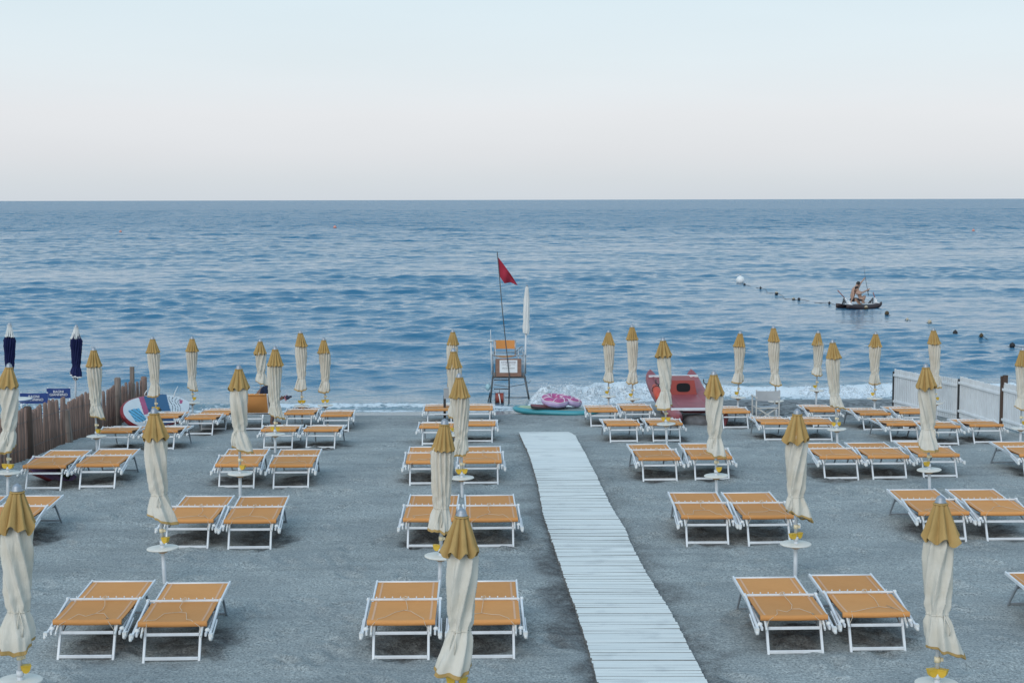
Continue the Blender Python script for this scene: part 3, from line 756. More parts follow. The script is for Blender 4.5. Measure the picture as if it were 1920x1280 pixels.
for i, (p, lab) in enumerate(LGP):
    key = 'r' if i == RAISED else rl.randrange(9)
    if key not in protos:
        protos[key] = lounger(0 if key == 'r' else key * 3 + 10, key == 'r'); o = protos[key]
    else: o = copy_tree(protos[key])
    lx_, rx_, py_, _ = LG[i]
    p = Vector((p.x, p.y, gz(p.x, p.y)))
    slope = gz(p.x, p.y + 1.5) - gz(p.x, p.y)
    o.location = p; o.rotation_euler = (math.atan2(slope, 1.5) - (R(1.3) if p.y > 28 else 0), 0, -AX + R(rl.uniform(-1.5, 1.5)))
    tag(o, lab, 'lounger', 'orange sun loungers in rows on the beach')

# ------------------------------------------------------------------ closed parasols
def ridge_(a): return 1 - 2 * abs(math.sin(a))
FD = {5: -2.3, 18: -2.35, 31: -.25, 44: -.7, 70: -.35, 83: -1.9, 109: -.5, 135: -1.3, 148: -.15, 161: -.4, 187: -2.4, 200: -.4}
def canopy_parts(root, Lp, hemz, style, seed, cloth=CREAM, capm=MUST, trimm=MUST, capl=.31, capw=1.0):
    g = random.Random(seed)
    A = style == 'A'
    nT, nS = 112, 54
    zt = Lp - .12; span = zt - hemz
    tie = .80 if A else g.uniform(.73, .80)
    k = 1.0
    if A: prof = [(0,.03),(.10,.058),(.17,.080),(.24,.120),(.35,.122),(.55,.106),(tie-.06,.098),(tie,.089),(tie+.06,.110),(.94,.130),(1,.138)]
    else: prof = [(0,.03),(.10,.062),(.17,.086),(.24,.126),(.35,.126),(.55,.110),(tie-.08,.106),(tie,.088),(tie+.05,.108),(.92,.145),(1,.156)]
    px_, py_ = [a for a, _ in prof], [b_ for _, b_ in prof]
    th0 = g.uniform(0, 2*PI); tw = g.choice((-1, 1)) * g.uniform(1.1, 1.9)
    fdir = FD.get(seed, -PI/2 + g.uniform(-1.3, 1.3)); fl = g.uniform(.02, .05) if A else g.uniform(.035, .06)
    ph = [g.uniform(0, 6.3) for _ in range(8)]
    off = g.uniform(0, 50)
    bendx, bendy = g.uniform(-.02, .02), g.uniform(-.015, .015)
    drop = g.uniform(.03, .05) if A else g.uniform(.05, .08)
    VN = lambda a, b_: float(vnoise(np.array(a), np.array(b_), 3))
    def cloth_pt(u, v, grow=0.0):
        a = 2 * PI * u; t = v
        r = float(np.interp(t, px_, py_))
        low = max(0, (t - tie) / (1 - tie)); up = max(0, 1 - t / tie)
        if A:
            f = .040 * ridge_(6.5 * (a + tw * t ** 1.3 * .55) + ph[0]) * (.25 + .75 * up ** .9) * min(1, t * 4.0)
            f += .007 * ridge_(4 * (a - tw * t) + ph[1]) * (1 - up)
            f += .014 * ridge_(4.5 * a + ph[2]) * low
        else:
            f = .022 * ridge_(3.5 * (a + tw * t * 1.5) + ph[0]) * min(1, t * 5) * (1 - .4 * low)
            f += .010 * ridge_(6 * a + 1.2 * tw * t + ph[1]) * max(0, 1 - t * 2.2)
            f += .020 * ridge_(2.5 * a + ph[2] + tw * low * .4) * low
        f += .006 * ridge_(2 * a + 26 * t + ph[6]) * math.exp(-((t - tie + .07) / .09) ** 2)
        f += .016 * (VN(off + 2.2 * math.cos(a), off + 2.2 * math.sin(a) + 7 * t) - .5)
        pinch = math.exp(-((t - tie) / .035) ** 2)
        f = f * (1 - .5 * pinch) + pinch * .005 * ridge_(9 * a + ph[3])
        r = max(.028, r + f) + grow
        x, y_ = r * math.cos(a), r * math.sin(a)
        fx = fl * low ** 1.4
        x += fx * math.cos(fdir) + bendx * math.sin(PI * t); y_ += fx * math.sin(fdir) + bendy * math.sin(PI * t)
        ex = max(0, math.cos(a - fdir)) ** 2
        x *= 1 + low ** 1.5 * ex * (.10 if A else .15)
        z = zt - span * t - low ** 1.5 * drop * math.cos(a - fdir - .7) - low * .035 * (VN(off + 3 * math.cos(a), 9 + 3 * math.sin(a)) - .5)
        return (x, y_, z)
    mb = MB()
    mb.grid(lambda u, v: cloth_pt(u, v), nT, nS, cloth, wrap=True)
    def inner(u, v):
        x, y_, z = cloth_pt(u, 1)
        s_ = (1, .93, .6, .18)[round(v * 3)]; dz = (0, .03, .12, .2)[round(v * 3)]
        return (x * s_, y_ * s_, z + dz)
    mb.grid(inner, nT, 4, cloth, wrap=True)
    cz = mb.build('canopy', root)
    tb = MB()
    tb.grid(lambda u, v: cloth_pt(u, 1 - .020 * (1 - v) - .0, .004), nT, 4, trimm, wrap=True)
    def under(u, v):
        x, y_, z = cloth_pt(u, 1, .004); s_ = (1, .97, .80)[round(v * 2)]
        return (x * s_, y_ * s_, z - (0, .004, -.015)[round(v * 2)])
    tb.grid(under, nT, 3, trimm, wrap=True)
    tb.build('trim', cz)
    # tie cord with hanging ends
    tc_ = MB()
    ring = [cloth_pt(i / 40, tie, .004) for i in range(41)]
    tc_.tube(ring, .006, cloth, 6, False)
    ai = g.uniform(.62, .88)
    q = Vector(cloth_pt(ai, tie, .012))
    for s in (0, 1):
        ln = g.uniform(.12, .26); o_ = Vector((q.x, q.y, 0)).normalized() * .03
        tc_.tube([q, q + o_ * .8 + Vector((s*.02 - .01, 0, -.04)), q + o_ * 1.6 + Vector((s*.05 - .02, 0, -ln*.6)), q + o_ * 1.7 + Vector((s*.04 - .02, 0, -ln))], .006, cloth, 5)
    tc_.build('tie', cz)
    # vent cap with scalloped hem
    nl = 12 if A else g.choice((8, 9))
    lob = [g.uniform(-1, 1) for _ in range(nl)]
    zc = Lp - .075
    def cap_pt(u, v, grow=0.0):
        a = 2 * PI * u; t = v
        r = (.052 + (.080 if A else .098) * t ** .95) * capw
        L_ = math.cos(nl * a + ph[4] + (0 if A else .5 * math.sin(2 * a + ph[5])))
        i_ = int(u * nl) % nl
        lb_ = lob[i_]; lb2 = lob[(i_ + 1) % nl]; fr_ = u * nl - int(u * nl); lv = lb_ + (lb2 - lb_) * fr_ * fr_ * (3 - 2 * fr_)
        amp = (.021 if A else .027) * min(1, .25 + t * 1.1) * (1 + .45 * lv)
        r += amp * (2 * abs(math.cos((nl * a + ph[4] + .5 * lv) / 2)) ** .8 - 1.25) + (0 if A else .006 * math.sin(2 * nl * a + ph[6]) * t) + (.012 + .010 * lv) * max(0, t - .8) / .2 + .012 * lv * t + grow
        z = zc - capl * t - (.014 if A else .030) * t ** 2 * (-L_) - (.012 if A else .045) * max(0, lv) * t ** 3
        return (r * math.cos(a), r * math.sin(a), z)
    cb = MB()
    cb.grid(lambda u, v: cap_pt(u, v), 120, 22, capm, wrap=True)
    cb.grid(lambda u, v: tuple(Vector(cap_pt(u, 1 - .12 * v, -.004 - .012 * v))), 120, 3, capm, wrap=True)
    cb.lathe([(.01, zc + .004), (.064, zc + .002), (.068, zc - .006), (.060, zc - .012), (.01, zc - .012)], capm, (0, 0, 0), 24)
    cp = cb.build('vent_cap', root)
    fb = MB()
    z0 = Lp - .074
    fb.lathe([(.01, z0), (.050, z0 + .002), (.053, z0 + .010), (.046, z0 + .016), (.043, z0 + .030), (.040, z0 + .044), (.030, z0 + .058), (.016, z0 + .066), (.010, z0 + .072), (.004, z0 + .074)], ZINC, (0, 0, 0), 20)
    fb.build('finial', root)

def ashtray(mb, c, s):
    """half-moon plastic cup clipped to the pole"""
    n = 9; P = []
    for yy_ in (-.032, .032):
        P += [(c[0] + s * (.058 + .050 * math.cos(PI + PI * i / (n-1))), c[1] + yy_, c[2] + .075 * math.sin(PI + PI * i / (n-1)) * (1.0)) for i in range(n)]
    fs = [(i, i+1, n+i+1, n+i) for i in range(n-1)] + [tuple(range(n)), tuple(range(2*n-1, n-1, -1)), (0, n, 2*n-1, n-1)]
    mb.add(P, fs, YEL, False)
    mb.box((c[0] + s*.058 - .054, c[1] - .036, c[2] - .002), (c[0] + s*.058 + .054, c[1] + .036, c[2] + .012), YEL)
    mb.box((c[0] + s*.022 - .012, c[1] - .012, c[2] - .06), (c[0] + s*.022 + .012, c[1] + .012, c[2] - .02), PLAST)

def parasol(i, tip, disc, dz, hem, style, lab):
    D = at_g(disc[0], disc[1], dz)
    gx, gy = D.x, D.y
    T = at_y(tip[0], tip[1], gy)
    base = Vector((gx, gy, gz(gx, gy)))
    T.z = T.z
    ax = T - base; Lp = ax.length
    # foot of the pole so that the table sits where it is
    base.x = gx - (T.x - gx) * (dz / max(.5, (T.z - base.z - dz)))
    base.z = gz(base.x, gy); ax = T - base; Lp = ax.length
    hz = at_y(hem[0], hem[1], gy).z - base.z
    root = empty('beach_parasol', base)
    g = random.Random(i * 7 + 1)
    ax = ax + Vector((0, g.uniform(-.02, .02), 0))
    q = Vector((0, 0, 1)).rotation_difference(ax.normalized())
    root.rotation_mode = 'QUATERNION'; root.rotation_quaternion = q
    tag(root, lab, 'parasol', 'closed cream parasols with mustard caps')
    canopy_parts(root, Lp, hz + .03, style, i * 13 + 5)
    pb = MB(); pb.tube([(0, 0, -.25), (0, 0, dz + .06)], .026, POLE, 12); pb.tube([(0, 0, dz + .05), (0, 0, Lp - .10)], .021, POLE, 12)
    pb.lathe([(.02, dz + .05), (.033, dz + .05), (.033, dz + .10), (.02, dz + .10)], POLE, (0, 0, 0), 12)
    pb.build('pole', root)
    tb = MB(); r_ = .195
    tb.lathe([(.02, dz - .004), (r_ - .012, dz - .006), (r_, dz), (r_, dz + .010), (r_ - .008, dz + .016), (.02, dz + .012)], DISC, (0, 0, 0), 40)
    tt = tb.build('table_top', root)
    hb = MB(); hb.lathe([(.03, dz - .055), (.05, dz - .05), (.095, dz - .008), (.02, dz - .008)], DISCU, (0, 0, 0), 20); hb.build('hub', tt)
    sides = ASH.get(i) or g.choice(((1,), (-1,), (1, -1), (1, -1)))
    for s in sides:
        ab_ = MB(); rot = g.uniform(-.6, .6); ashtray(ab_, (0, 0, 0), s); o = ab_.build('ashtray', root)
        o.location = (0, 0, dz + .135); o.rotation_euler = (0, 0, rot); o.scale = (.85, .85, .85)
    if hz > dz + .26:
        cl = MB(); cl.lathe([(.021, dz + .20), (.029, dz + .20), (.029, dz + .25), (.021, dz + .25)], mat('cream plastic clip', (.72, .62, .42), .5), (0, 0, 0), 12); cl.box((.02, -.012, dz + .21), (.05, .012, dz + .24), MATS['cream plastic clip']); cl.build('clip', root)
    return base, Lp, hz
ASH = {0: (1,), 2: (1, -1), 1: (1, -1), 3: (1,), 4: (-1,), 5: (1, -1), 7: (1, -1), 11: (1,), 12: (1, -1), 14: (1, -1), 15: (1, -1), 20: (1, -1), 22: (1,), 26: (-1,), 27: (-1,), 28: (-1,), 25: (-1,), 17: (1, -1), 24: (1, -1)}
for i, (tx, ty, dx_, dy_, dz, by, st, lab) in enumerate(UM):
    b_, Lp, hz = parasol(i, (tx, ty), (dx_, dy_), dz, ((tx + dx_) / 2, by), st, lab)
    print('parasol', i, 'xy %.2f %.2f len %.2f hem %.2f' % (b_.x, b_.y, Lp, hz))
# ------------------------------------------------------------------ lettering
def lettering(name, body, size, m_, parent, M, ext=.002, space=1.0):
    cu = bpy.data.curves.new(name, 'FONT'); cu.body = body; cu.size = size; cu.align_x = 'CENTER'; cu.align_y = 'CENTER'; cu.extrude = ext; cu.resolution_u = 3
    cu.space_line = space
    t = bpy.data.objects.new(name + '_curve', cu); COL.objects.link(t)
    bpy.context.view_layer.update()
    me = bpy.data.meshes.new_from_object(t.evaluated_get(bpy.context.evaluated_depsgraph_get()))
    bpy.data.objects.remove(t); bpy.data.curves.remove(cu)
    me.transform(M); me.materials.clear(); me.materials.append(m_)
    o = bpy.data.objects.new(name, me); COL.objects.link(o); o.parent = parent
    return o
FACE = Matrix.Rotation(PI / 2, 4, 'X')           # letters upright, readable from the land side

# ------------------------------------------------------------------ fences
BRWOOD = wood_mat('weathered brown wood', (0.145, 0.092, 0.074), (0.30, 0.205, 0.170))
BRWOOD2 = wood_mat('grey brown post wood', (0.16, 0.125, 0.105), (0.27, 0.225, 0.195))
DKWOOD = wood_mat('dark brown post wood', (0.05, 0.032, 0.024), (0.10, 0.065, 0.05))
FN_ = [at_g(*q) for q in ((-60, 905), (53, 860), (123, 830), (232, 790), (268, 777))]
fx = lambda y: float(np.interp(y, [p.y for p in FN_], [p.x for p in FN_]))
root = empty('picket_fence', (fx(30), 30, gz(fx(30), 30)), 0, 'brown picket fence of round wooden pales along the left side of the beach', 'fence')
def loc(o_, p): return Vector(p) - o_.location
rf_ = random.Random(9)
pk = MB(); y = 23.4
pys = []
YE = FN_[4].y
while y < YE:
    pys.append(y); y += rf_.uniform(.175, .21)
postY = [24.0, 26.0, FN_[1].y, FN_[2].y, (FN_[2].y + FN_[3].y) / 2, FN_[3].y - .7, FN_[3].y + .75, YE]
for y in pys:
    if min(abs(y - q) for q in postY) < .075: continue
    x = fx(y); z = gz(x, y)
    seg = [q for q in postY if q <= y]; s0 = seg[-1] if seg else 23.0
    t = (y - s0) / 1.7
    h = .84 + .14 * min(1, t) + rf_.uniform(-.022, .022)
    l1, l2 = rf_.uniform(-.03, .03), rf_.uniform(-.05, .05)
    r = rf_.uniform(.032, .040)
    pk.tube([(x - root.location.x, y - 30, z - .1 - root.location.z), (x + l1*.5 - root.location.x, y + l2*.5 - 30, z + h*.5 - root.location.z), (x + l1 - root.location.x, y + l2 - 30, z + h - .03 - root.location.z), (x + l1 - root.location.x, y + l2 - 30, z + h - root.location.z)], [r, r * 1.03, r * .95, r * .45], BRWOOD, 8)
pk.build('pales', root)
wr = MB()
for hz_ in (.22, .72):
    for s in (-.052, .052): wr.tube([(fx(y) + s - root.location.x, y - 30, gz(fx(y), y) + hz_ - root.location.z) for y in np.arange(23.4, YE, .6)], .004, DARKST, 5)
wr.build('wire', root)
for k, y in enumerate(postY):
    mb = MB(); x = fx(y) + .03; z = gz(x, y); hh = (1.0, .98, 1.0, .70, 1.02, 1.15, 1.32, 1.0)[k]; l = rf_.uniform(-.03, .03)
    m_ = (BRWOOD, DKWOOD, DKWOOD, BRWOOD2, BRWOOD, BRWOOD2, BRWOOD2, BRWOOD)[k]
    if k in (3, 6): mb.beam((x - root.location.x + (.09 if k == 3 else 0), y - 30, z - .2 - root.location.z), (x + l - root.location.x, y - 30, z + hh - root.location.z), .10, .10, m_, up=(0, 1, 0), bev=.012)
    else: mb.tube([(x - root.location.x, y - 30, z - .2 - root.location.z), (x + l - root.location.x, y - 30, z + hh - .03 - root.location.z), (x + l - root.location.x, y - 30, z + hh - root.location.z)], [.085, .08, .055], m_, 12)
    mb.build('post', root)

GREYP = mat('grey backing strip', (0.33, 0.37, 0.41), .6)
WPAINT = mat('white painted boards', (0.74, 0.77, 0.79), .55, 0, .07, 3, .1, 40)
pA, pB, pC = [at_g(*q).to_2d() for q in ((1674, 766), (1796, 787), (1877, 805))]
pD = pC + (pC - pB) * 1.1
root = empty('board_fence', (pB.x, pB.y, gz(pB.x, pB.y)), 0, 'white fence of upright boards with dark posts on the right side of the beach', 'fence')
O3 = root.location.copy()
segs = [(pA, pA.lerp(pB, .5)), (pA.lerp(pB, .5), pB), (pB, pC), (pC, pD), (pD, pD + (pD - pC) * 1.0)]
for (a, c_) in segs:
    mb = MB(); d = c_ - a; ln = d.length; n = int(ln / .088); nx = Vector((-d.y, d.x)).normalized() * -1
    if nx.y > 0: nx = -nx                         # towards the land
    zb = gz(((a + c_) / 2).x, ((a + c_) / 2).y) + .02
    ang = math.atan2(d.y, d.x)
    for i in range(n):
        t = (i + .5) / n; q = a + d * (.03 + .94 * t)
        M = Matrix.Translation((q.x - O3.x, q.y - O3.y, zb - O3.z)) @ Matrix.Rotation(ang, 4, 'Z')
        w_ = ln * .94 / n * .5 - .012
        dz = rf_.uniform(-.006, .006)
        mb.box((-w_, -.009, 0), (w_, .009, 1.0 + dz), WPAINT, M)
        mb.box((-w_ - .020, .011, .03), (w_ + .0195, .016, .985), GREYP, M)
    for hz_ in (.16, .84):
        p0 = a + d * .02 + nx * .024; p1 = a + d * .98 + nx * .024
        mb.beam((p0.x - O3.x, p0.y - O3.y, zb + hz_ - O3.z), (p1.x - O3.x, p1.y - O3.y, zb + hz_ - O3.z), .028, .058, WPAINT)
    mb.build('panel', root)
for q, hh, m_ in ((pA, .98, BLACK), (pB, 1.0, BLACK), (pC, 1.22, DKWOOD), (pD, 1.0, BLACK)):
    mb = MB(); z = gz(q.x, q.y)
    mb.beam((q.x - O3.x, q.y - .03 - O3.y, z - .3 - O3.z), (q.x - O3.x, q.y - .03 - O3.y, z + hh - O3.z), .055 if m_ is BLACK else .09, .055 if m_ is BLACK else .08, m_, up=(0, 1, 0))
    if m_ is DKWOOD: mb.box((q.x - .02 - O3.x, q.y - .11 - O3.y, z + hh - .18 - O3.z), (q.x + .09 - O3.x, q.y - .075 - O3.y, z + hh + .03 - O3.z), DKWOOD)
    mb.build('post', root)

# ------------------------------------------------------------------ director style chairs
CHW = mat('greyed white chair wood', (0.56, 0.55, 0.52), .6, 0, .1)
GREYC = canvas_mat('pale grey canvas', (0.42, 0.44, 0.46), (0.36, 0.38, 0.40))
NAVYC = fabric_mat('blue chair canvas', (0.020, 0.050, 0.190), (0.030, 0.065, 0.22))
WTXT = mat('white print', (0.78, 0.80, 0.82), .7, 0, .02)
def chair(p, rz, frame, cloth, label, wide=.56, text=None, seat=.44, top=.86):
    r_ = empty('folding_chair', p, rz, label, 'chair')
    fr = MB(); h = wide / 2
    for s in (-1, 1):
        fr.beam((s*h, 0, 0), (s*h, 0, top + .01), .028, .034, frame, up=(0, 1, 0)); fr.beam((s*h, .44, 0), (s*h, .44, .62), .028, .034, frame, up=(0, 1, 0))
        fr.beam((s*h, -.03, .635), (s*h, .49, .635), .05, .024, frame); fr.beam((s*h, .02, .05), (s*h, .42, .05), .024, .03, frame); fr.beam((s*h, .02, seat - .03), (s*h, .42, seat - .03), .024, .03, frame)
    for y_ in (.03, .41): fr.beam((-h + .03, y_, .07), (h - .03, y_ + .012, seat - .04), .018, .032, frame); fr.beam((h - .03, y_ - .016, .07), (-h + .03, y_ - .004, seat - .04), .018, .032, frame)
    fr.beam((-h + .01, .0, seat - .035), (h - .01, .0, seat - .035), .02, .025, frame)
    fr.build('frame', r_)
    sb = MB(); sb.grid(lambda u, v: (-h + 2*h*u, .02 + .40*v, seat - .045 * math.sin(PI*u)), 13, 5, cloth); sb.grid(lambda u, v: (h - 2*h*u, .02 + .40*v, seat - .006 - .045 * math.sin(PI*u)), 13, 5, cloth); sb.build('seat', r_)
    bb = MB(); z0 = top - .24
    bb.grid(lambda u, v: (-h - .02 + (2*h + .04)*u, -.024 + .03 * math.sin(PI*u), z0 + (top - .005 - z0)*v - .012*math.sin(PI*u)), 17, 5, cloth)
    bb.grid(lambda u, v: (h + .02 - (2*h + .04)*u, -.018 + .03 * math.sin(PI*u), z0 + (top - .005 - z0)*v - .012*math.sin(PI*u)), 17, 5, cloth)
    bk = bb.build('backrest', r_)
    if text:
        lettering('lettering', text, .085, WTXT, bk, Matrix.Translation((.0, -.028, z0 + .115)) @ FACE, .003, .85)
    return r_
pc = at_g(1439, 795)
chair((pc.x, pc.y, pc.z), .06, CHW, GREYC, 'pale canvas folding chair with crossed legs near the pebble bank', .54, None, .42, .80)
for px, py, tw_, lab in ((64, 736, .60, 'blue canvas chair behind the fence, lower of the two with white lettering'), (110, 727, .52, 'blue canvas chair behind the fence, right one, closer to the striped parasol')):
    Yc = 34.8 if px < 80 else 36.0
    q = at_y(px, py, Yc); z = gz(q.x, Yc)
    chair((q.x, Yc, z), .02, WPAINT, NAVYC, lab, tw_, 'BAGNI\nGIANNINO', .45, q.z - z)
# white table with blue rim beyond the fence
BLUEP = mat('blue painted rim', (0.10, 0.18, 0.38), .5)
q = at_y(30, 748, 33.2); zt = q.z; z = gz(q.x, 33.2)
root = empty('beach_table', (q.x, 33.2, z), 0, 'white plastic table with a blue rim half hidden behind the left fence', 'table')
hT = zt - z
mb = MB(); mb.lathe([(.05, hT - .03), (.33, hT - .03), (.345, hT - .015), (.345, hT), (.33, hT + .012), (.02, hT + .010)], DISC, (0, 0, 0), 32); tt = mb.build('table_top', root)
mb = MB(); mb.lathe([(.346, hT - .02), (.352, hT - .02), (.352, hT + .004), (.346, hT + .004)], BLUEP, (0, 0, 0), 32); mb.build('rim', tt)
mb = MB(); mb.tube([(0, 0, 0), (0, 0, hT - .03)], .04, PLAST, 12); mb.lathe([(.02, 0), (.24, 0), (.22, .03), (.05, .06)], PLAST, (0, 0, 0), 24); mb.build('pedestal', root)

# navy parasols beyond the fence
for k, (tx, ty, hemy, Y_, lab) in enumerate(((18, 604, 716, 36.6, 'closed navy parasol with white cap at the left edge beyond the fence'), (143, 608, 706, 36.8, 'closed navy parasol with white cap and striped lining, second from the left edge'))):
    T = at_y(tx, ty, Y_); Bx = at_y(tx - 4, 726, Y_).x; z = gz(Bx, Y_)
    root = empty('beach_parasol', (Bx, Y_, z)); tag(root, lab, 'parasol', 'closed navy parasols beyond the fence')
    ax = T - root.location; root.rotation_mode = 'QUATERNION'; root.rotation_quaternion = Vector((0, 0, 1)).rotation_difference(ax.normalized())
    stm = mat('striped lining white', (.7, .7, .7), .8)
    canopy_parts(root, ax.length, at_y(tx, hemy, Y_).z - z + .03, 'A', 300 + k, NAVY, WHITEC, WHITEC, .27, .74)
    # striped lining peeping out under the hem
    sb = MB(); hz_ = at_y(tx, hemy, Y_).z - z
    for j in range(9):
        u0, u1 = j / 9, (j + .55) / 9
        sb.grid(lambda u, v: (.115 * (1 - .55 * v) * math.cos(6.283 * (u0 + (u1 - u0) * u + .12 * v)), .115 * (1 - .55 * v) * math.sin(6.283 * (u0 + (u1 - u0) * u + .12 * v)), hz_ + .05 - .13 * v), 4, 5, WHITEC)
    sb.grid(lambda u, v: (.111 * (1 - .55 * v) * math.cos(6.283 * u), .111 * (1 - .55 * v) * math.sin(6.283 * u), hz_ + .05 - .13 * v), 28, 5, NAVY, wrap=True)
    sb.build('lining', root)
    pb = MB(); pb.tube([(0, 0, -.2), (0, 0, ax.length - .1)], .022, POLE, 12); pb.build('pole', root)

# ------------------------------------------------------------------ painted paddle board leaning on the fence end
BW = mat('white board deck', (0.74, 0.78, 0.80), .4, 0, .04); BB = mat('blue deck pad', (0.045, 0.145, 0.28), .7, 0, .05); BD = mat('dark blue deck pad', (0.028, 0.085, 0.19), .7, 0, .05)
BL = mat('sky blue paint', (0.12, 0.46, 0.70), .45); BP = mat('magenta paint', (0.46, 0.09, 0.20), .45); BR = mat('dark red board rail', (0.26, 0.022, 0.028), .4); BK = mat('black paint strokes', (0.02, 0.03, 0.06), .5)
A_, B_ = at_g(243, 797, 0), None
YB_ = at_g(298, 797).y
A_ = Vector((at_y(241, 790, YB_ - 1.1).x, YB_ - 1.1)); B_ = Vector((at_y(358, 772, YB_ + 1.2).x, YB_ + 1.2))
cen = (A_ + B_) / 2; yaw = math.atan2(B_.y - A_.y, B_.x - A_.x)
Lb = (B_ - A_).length
root = empty('paddle_board', (cen.x, cen.y, gz(cen.x, cen.y)), yaw, 'white blue and red paddle board leaning on its side against the fence end', 'paddle board')
hw = .43
def wid(u): return hw * max(.02, (1 - abs(u) ** (2.6 if u > 0 else 3.6))) ** (.72 if u > 0 else .55)
lean = R(40)                                   # deck tipped back towards the fence
def bpt(u, v, n):
    """u along, v across (-1..1), n out of the deck"""
    x = u * Lb / 2; w_ = v * wid(u) + hw * .98
    roc = .10 * max(0, u - .3) ** 2 + .03 * max(0, -u - .5) ** 2
    yv = w_ * math.sin(lean) - (n + roc) * math.cos(lean); zv = w_ * math.cos(lean) + (n + roc) * math.sin(lean)
    return (x, yv - .10, zv - .02 - .16 * u * 0)
def bcol(u, v):
    s = u - .16 * v
    if -.28 < s < .40: return BD if (u + .55 * v) < -.12 else BB
    if -.44 < s <= -.28 and v > -.15: return BP
    if -.82 < u < -.48 and abs(v + .1) < .55 - .3 * (u + .82): return BK if abs(((u * 9 + v * 2.1) % 1) - .5) < .10 else BL
    if s >= .43:
        k = (u * 13 - v * 2.0 + math.sin(v * 5 + u * 9) * .35) % 1
        if abs(v) < .82 and k < .20 and s < .74: return BK
        if .72 < s < .80 and .1 < v < .6: return BP
    return BW
mb = MB(); NU, NV = 110, 44
P = [[bpt(-1 + 2 * i / NU, -1 + 2 * j / NV, .10) for j in range(NV + 1)] for i in range(NU + 1)]
vs = [p for r_ in P for p in r_]
o0 = 0
for i in range(NU):
    for j in range(NV):
        a = i * (NV + 1) + j
        m_ = bcol(-1 + 2 * (i + .5) / NU, -1 + 2 * (j + .5) / NV)
        k = mb.mat(m_); mb.f.append((a, a + 1, a + NV + 2, a + NV + 1)); mb.mi.append(k); mb.sm.append(True)
mb.v = [tuple(p) for p in vs]
mb.build('deck', root)
mb = MB()
def rail(i, j):
    t = i * 2 * PI; u = -math.cos(t); v = 1 if t <= PI else -1
    u = max(-1, min(1, u)); bul = math.sin(PI * j) * .05
    b0 = Vector(bpt(u, v, .10 - .12 * j)); cpt = Vector(bpt(u, 0, .10 - .12 * j)); d = (b0 - cpt)
    if d.length < 1e-4: d = Vector((u, 0, 0))
    ex = Vector((math.copysign(1, u) * max(0, abs(u) - .8) * 5, 0, 0))
    return b0 + (d.normalized() + ex * .6) * bul * .8
mb.grid(rail, 120, 7, BR, wrap=True)
mb.grid(lambda i, j: bpt(-1 + 2 * i, 1 - 2 * j, -.02), 60, 8, BR)
mb.build('rail', root)
mb = MB(); mb.box((-.03, -.05, -.018), (.03, .05, .018), BLACK, Matrix.Translation(bpt(.06, 0, .11)) @ Matrix.Rotation(lean, 4, 'X')); mb.build('handle', root)
mb = MB(); c0 = Vector(bpt(-.02, .98, .10)); mb.tube([c0 + Vector((.09 * math.cos(t), .02 * math.sin(2 * t), .07 + .07 * math.sin(t))) for t in np.linspace(0, 6.28, 14)], .012, PLAST, 6)
c1 = Vector(bpt(.7, .8, .10)); mb.tube([c1, c1 + Vector((.12, .05, .10)), c1 + Vector((.26, .06, .24))], .009, PLAST, 6); mb.build('leash', root)

# purple painted board and plant under the lounger by the fence
PUR = canvas_mat('purple board foam', (0.17, 0.11, 0.24), (0.27, 0.20, 0.33)); MAR = mat('maroon board edge', (0.13, 0.018, 0.03), .5)
q = at_g(88, 905)
root = empty('body_board', (q.x + .02, q.y + .25, q.z), R(20), 'purple foam bodyboard with a maroon edge lying under a lounger', 'bodyboard')
Mq = Matrix.Rotation(R(24), 4, 'Y') @ Matrix.Rotation(R(30), 4, 'X')
def bbp(u, v, n):
    w_ = .27 * max(.02, 1 - max(0, u) ** 2.4 * .72 - max(0, -u - .8) * .8)
    return Mq @ Vector((u * .40, v * w_ * .8, n + .02 * u * u)) + Vector((0, 0, .13))
mb = MB(); mb.grid(lambda i, j: bbp(1 - 2 * i, -1 + 2 * j, .03), 30, 12, PUR); mb.grid(lambda i, j: bbp(-1 + 2 * i, -1 + 2 * j, -.03), 30, 12, MAR); mb.build('deck', root)
mb = MB()
for s in (-1, 1): mb.grid(lambda i, j: bbp(-1 + 2 * i, s * (1 + .06 * math.sin(PI * j)), .03 - .06 * j), 30, 5, MAR)
for s in (-1, 1): mb.grid(lambda i, j: bbp(s * (1 + .03 * math.sin(PI * j)), -1 + 2 * i, .03 - .06 * j), 12, 5, MAR)
mb.build('rim', root)
LEAF = mat('dull green leaf', (0.045, 0.085, 0.03), .55, 0, .35, 8); DRY = mat('dry straw stalks', (0.34, 0.30, 0.20), .8, 0, .25, 12)
def leafy(name, p, n, h, spread, label, cat, m_, lw, seed):
    r_ = empty(name, p, 0, label, cat); g = random.Random(seed); st = MB(); lf = MB()
    for i in range(n):
        a = g.uniform(0, 2*PI); rr = g.uniform(.2, 1) * spread; hh = h * g.uniform(.4, 1)
        pts = [Vector((rr * t * math.cos(a), rr * t * math.sin(a), hh * (t - .35 * t * t * g.uniform(.4, 1.3)) * 1.5)) for t in (0, .33, .66, 1)]
        st.tube(pts, .0045, m_, 4)
        for k in range(6):
            t = g.uniform(.25, 1); b0 = pts[min(2, int(t * 3))].lerp(pts[min(3, int(t * 3) + 1)], t * 3 - int(t * 3) if t < 1 else 1)
            d = Vector((g.uniform(-1, 1), g.uniform(-1, 1), g.uniform(-.2, .8))).normalized(); sd = d.cross(Vector((0, 0, 1))).normalized() * lw; ln = lw * g.uniform(1.6, 3)
            lf.add([b0, b0 + d * ln * .5 + sd, b0 + d * ln + Vector((0, 0, -.01)), b0 + d * ln * .5 - sd], [(0, 1, 2, 3)], m_)
    st.build('stalks', r_); lf.build('leaves', r_); return r_
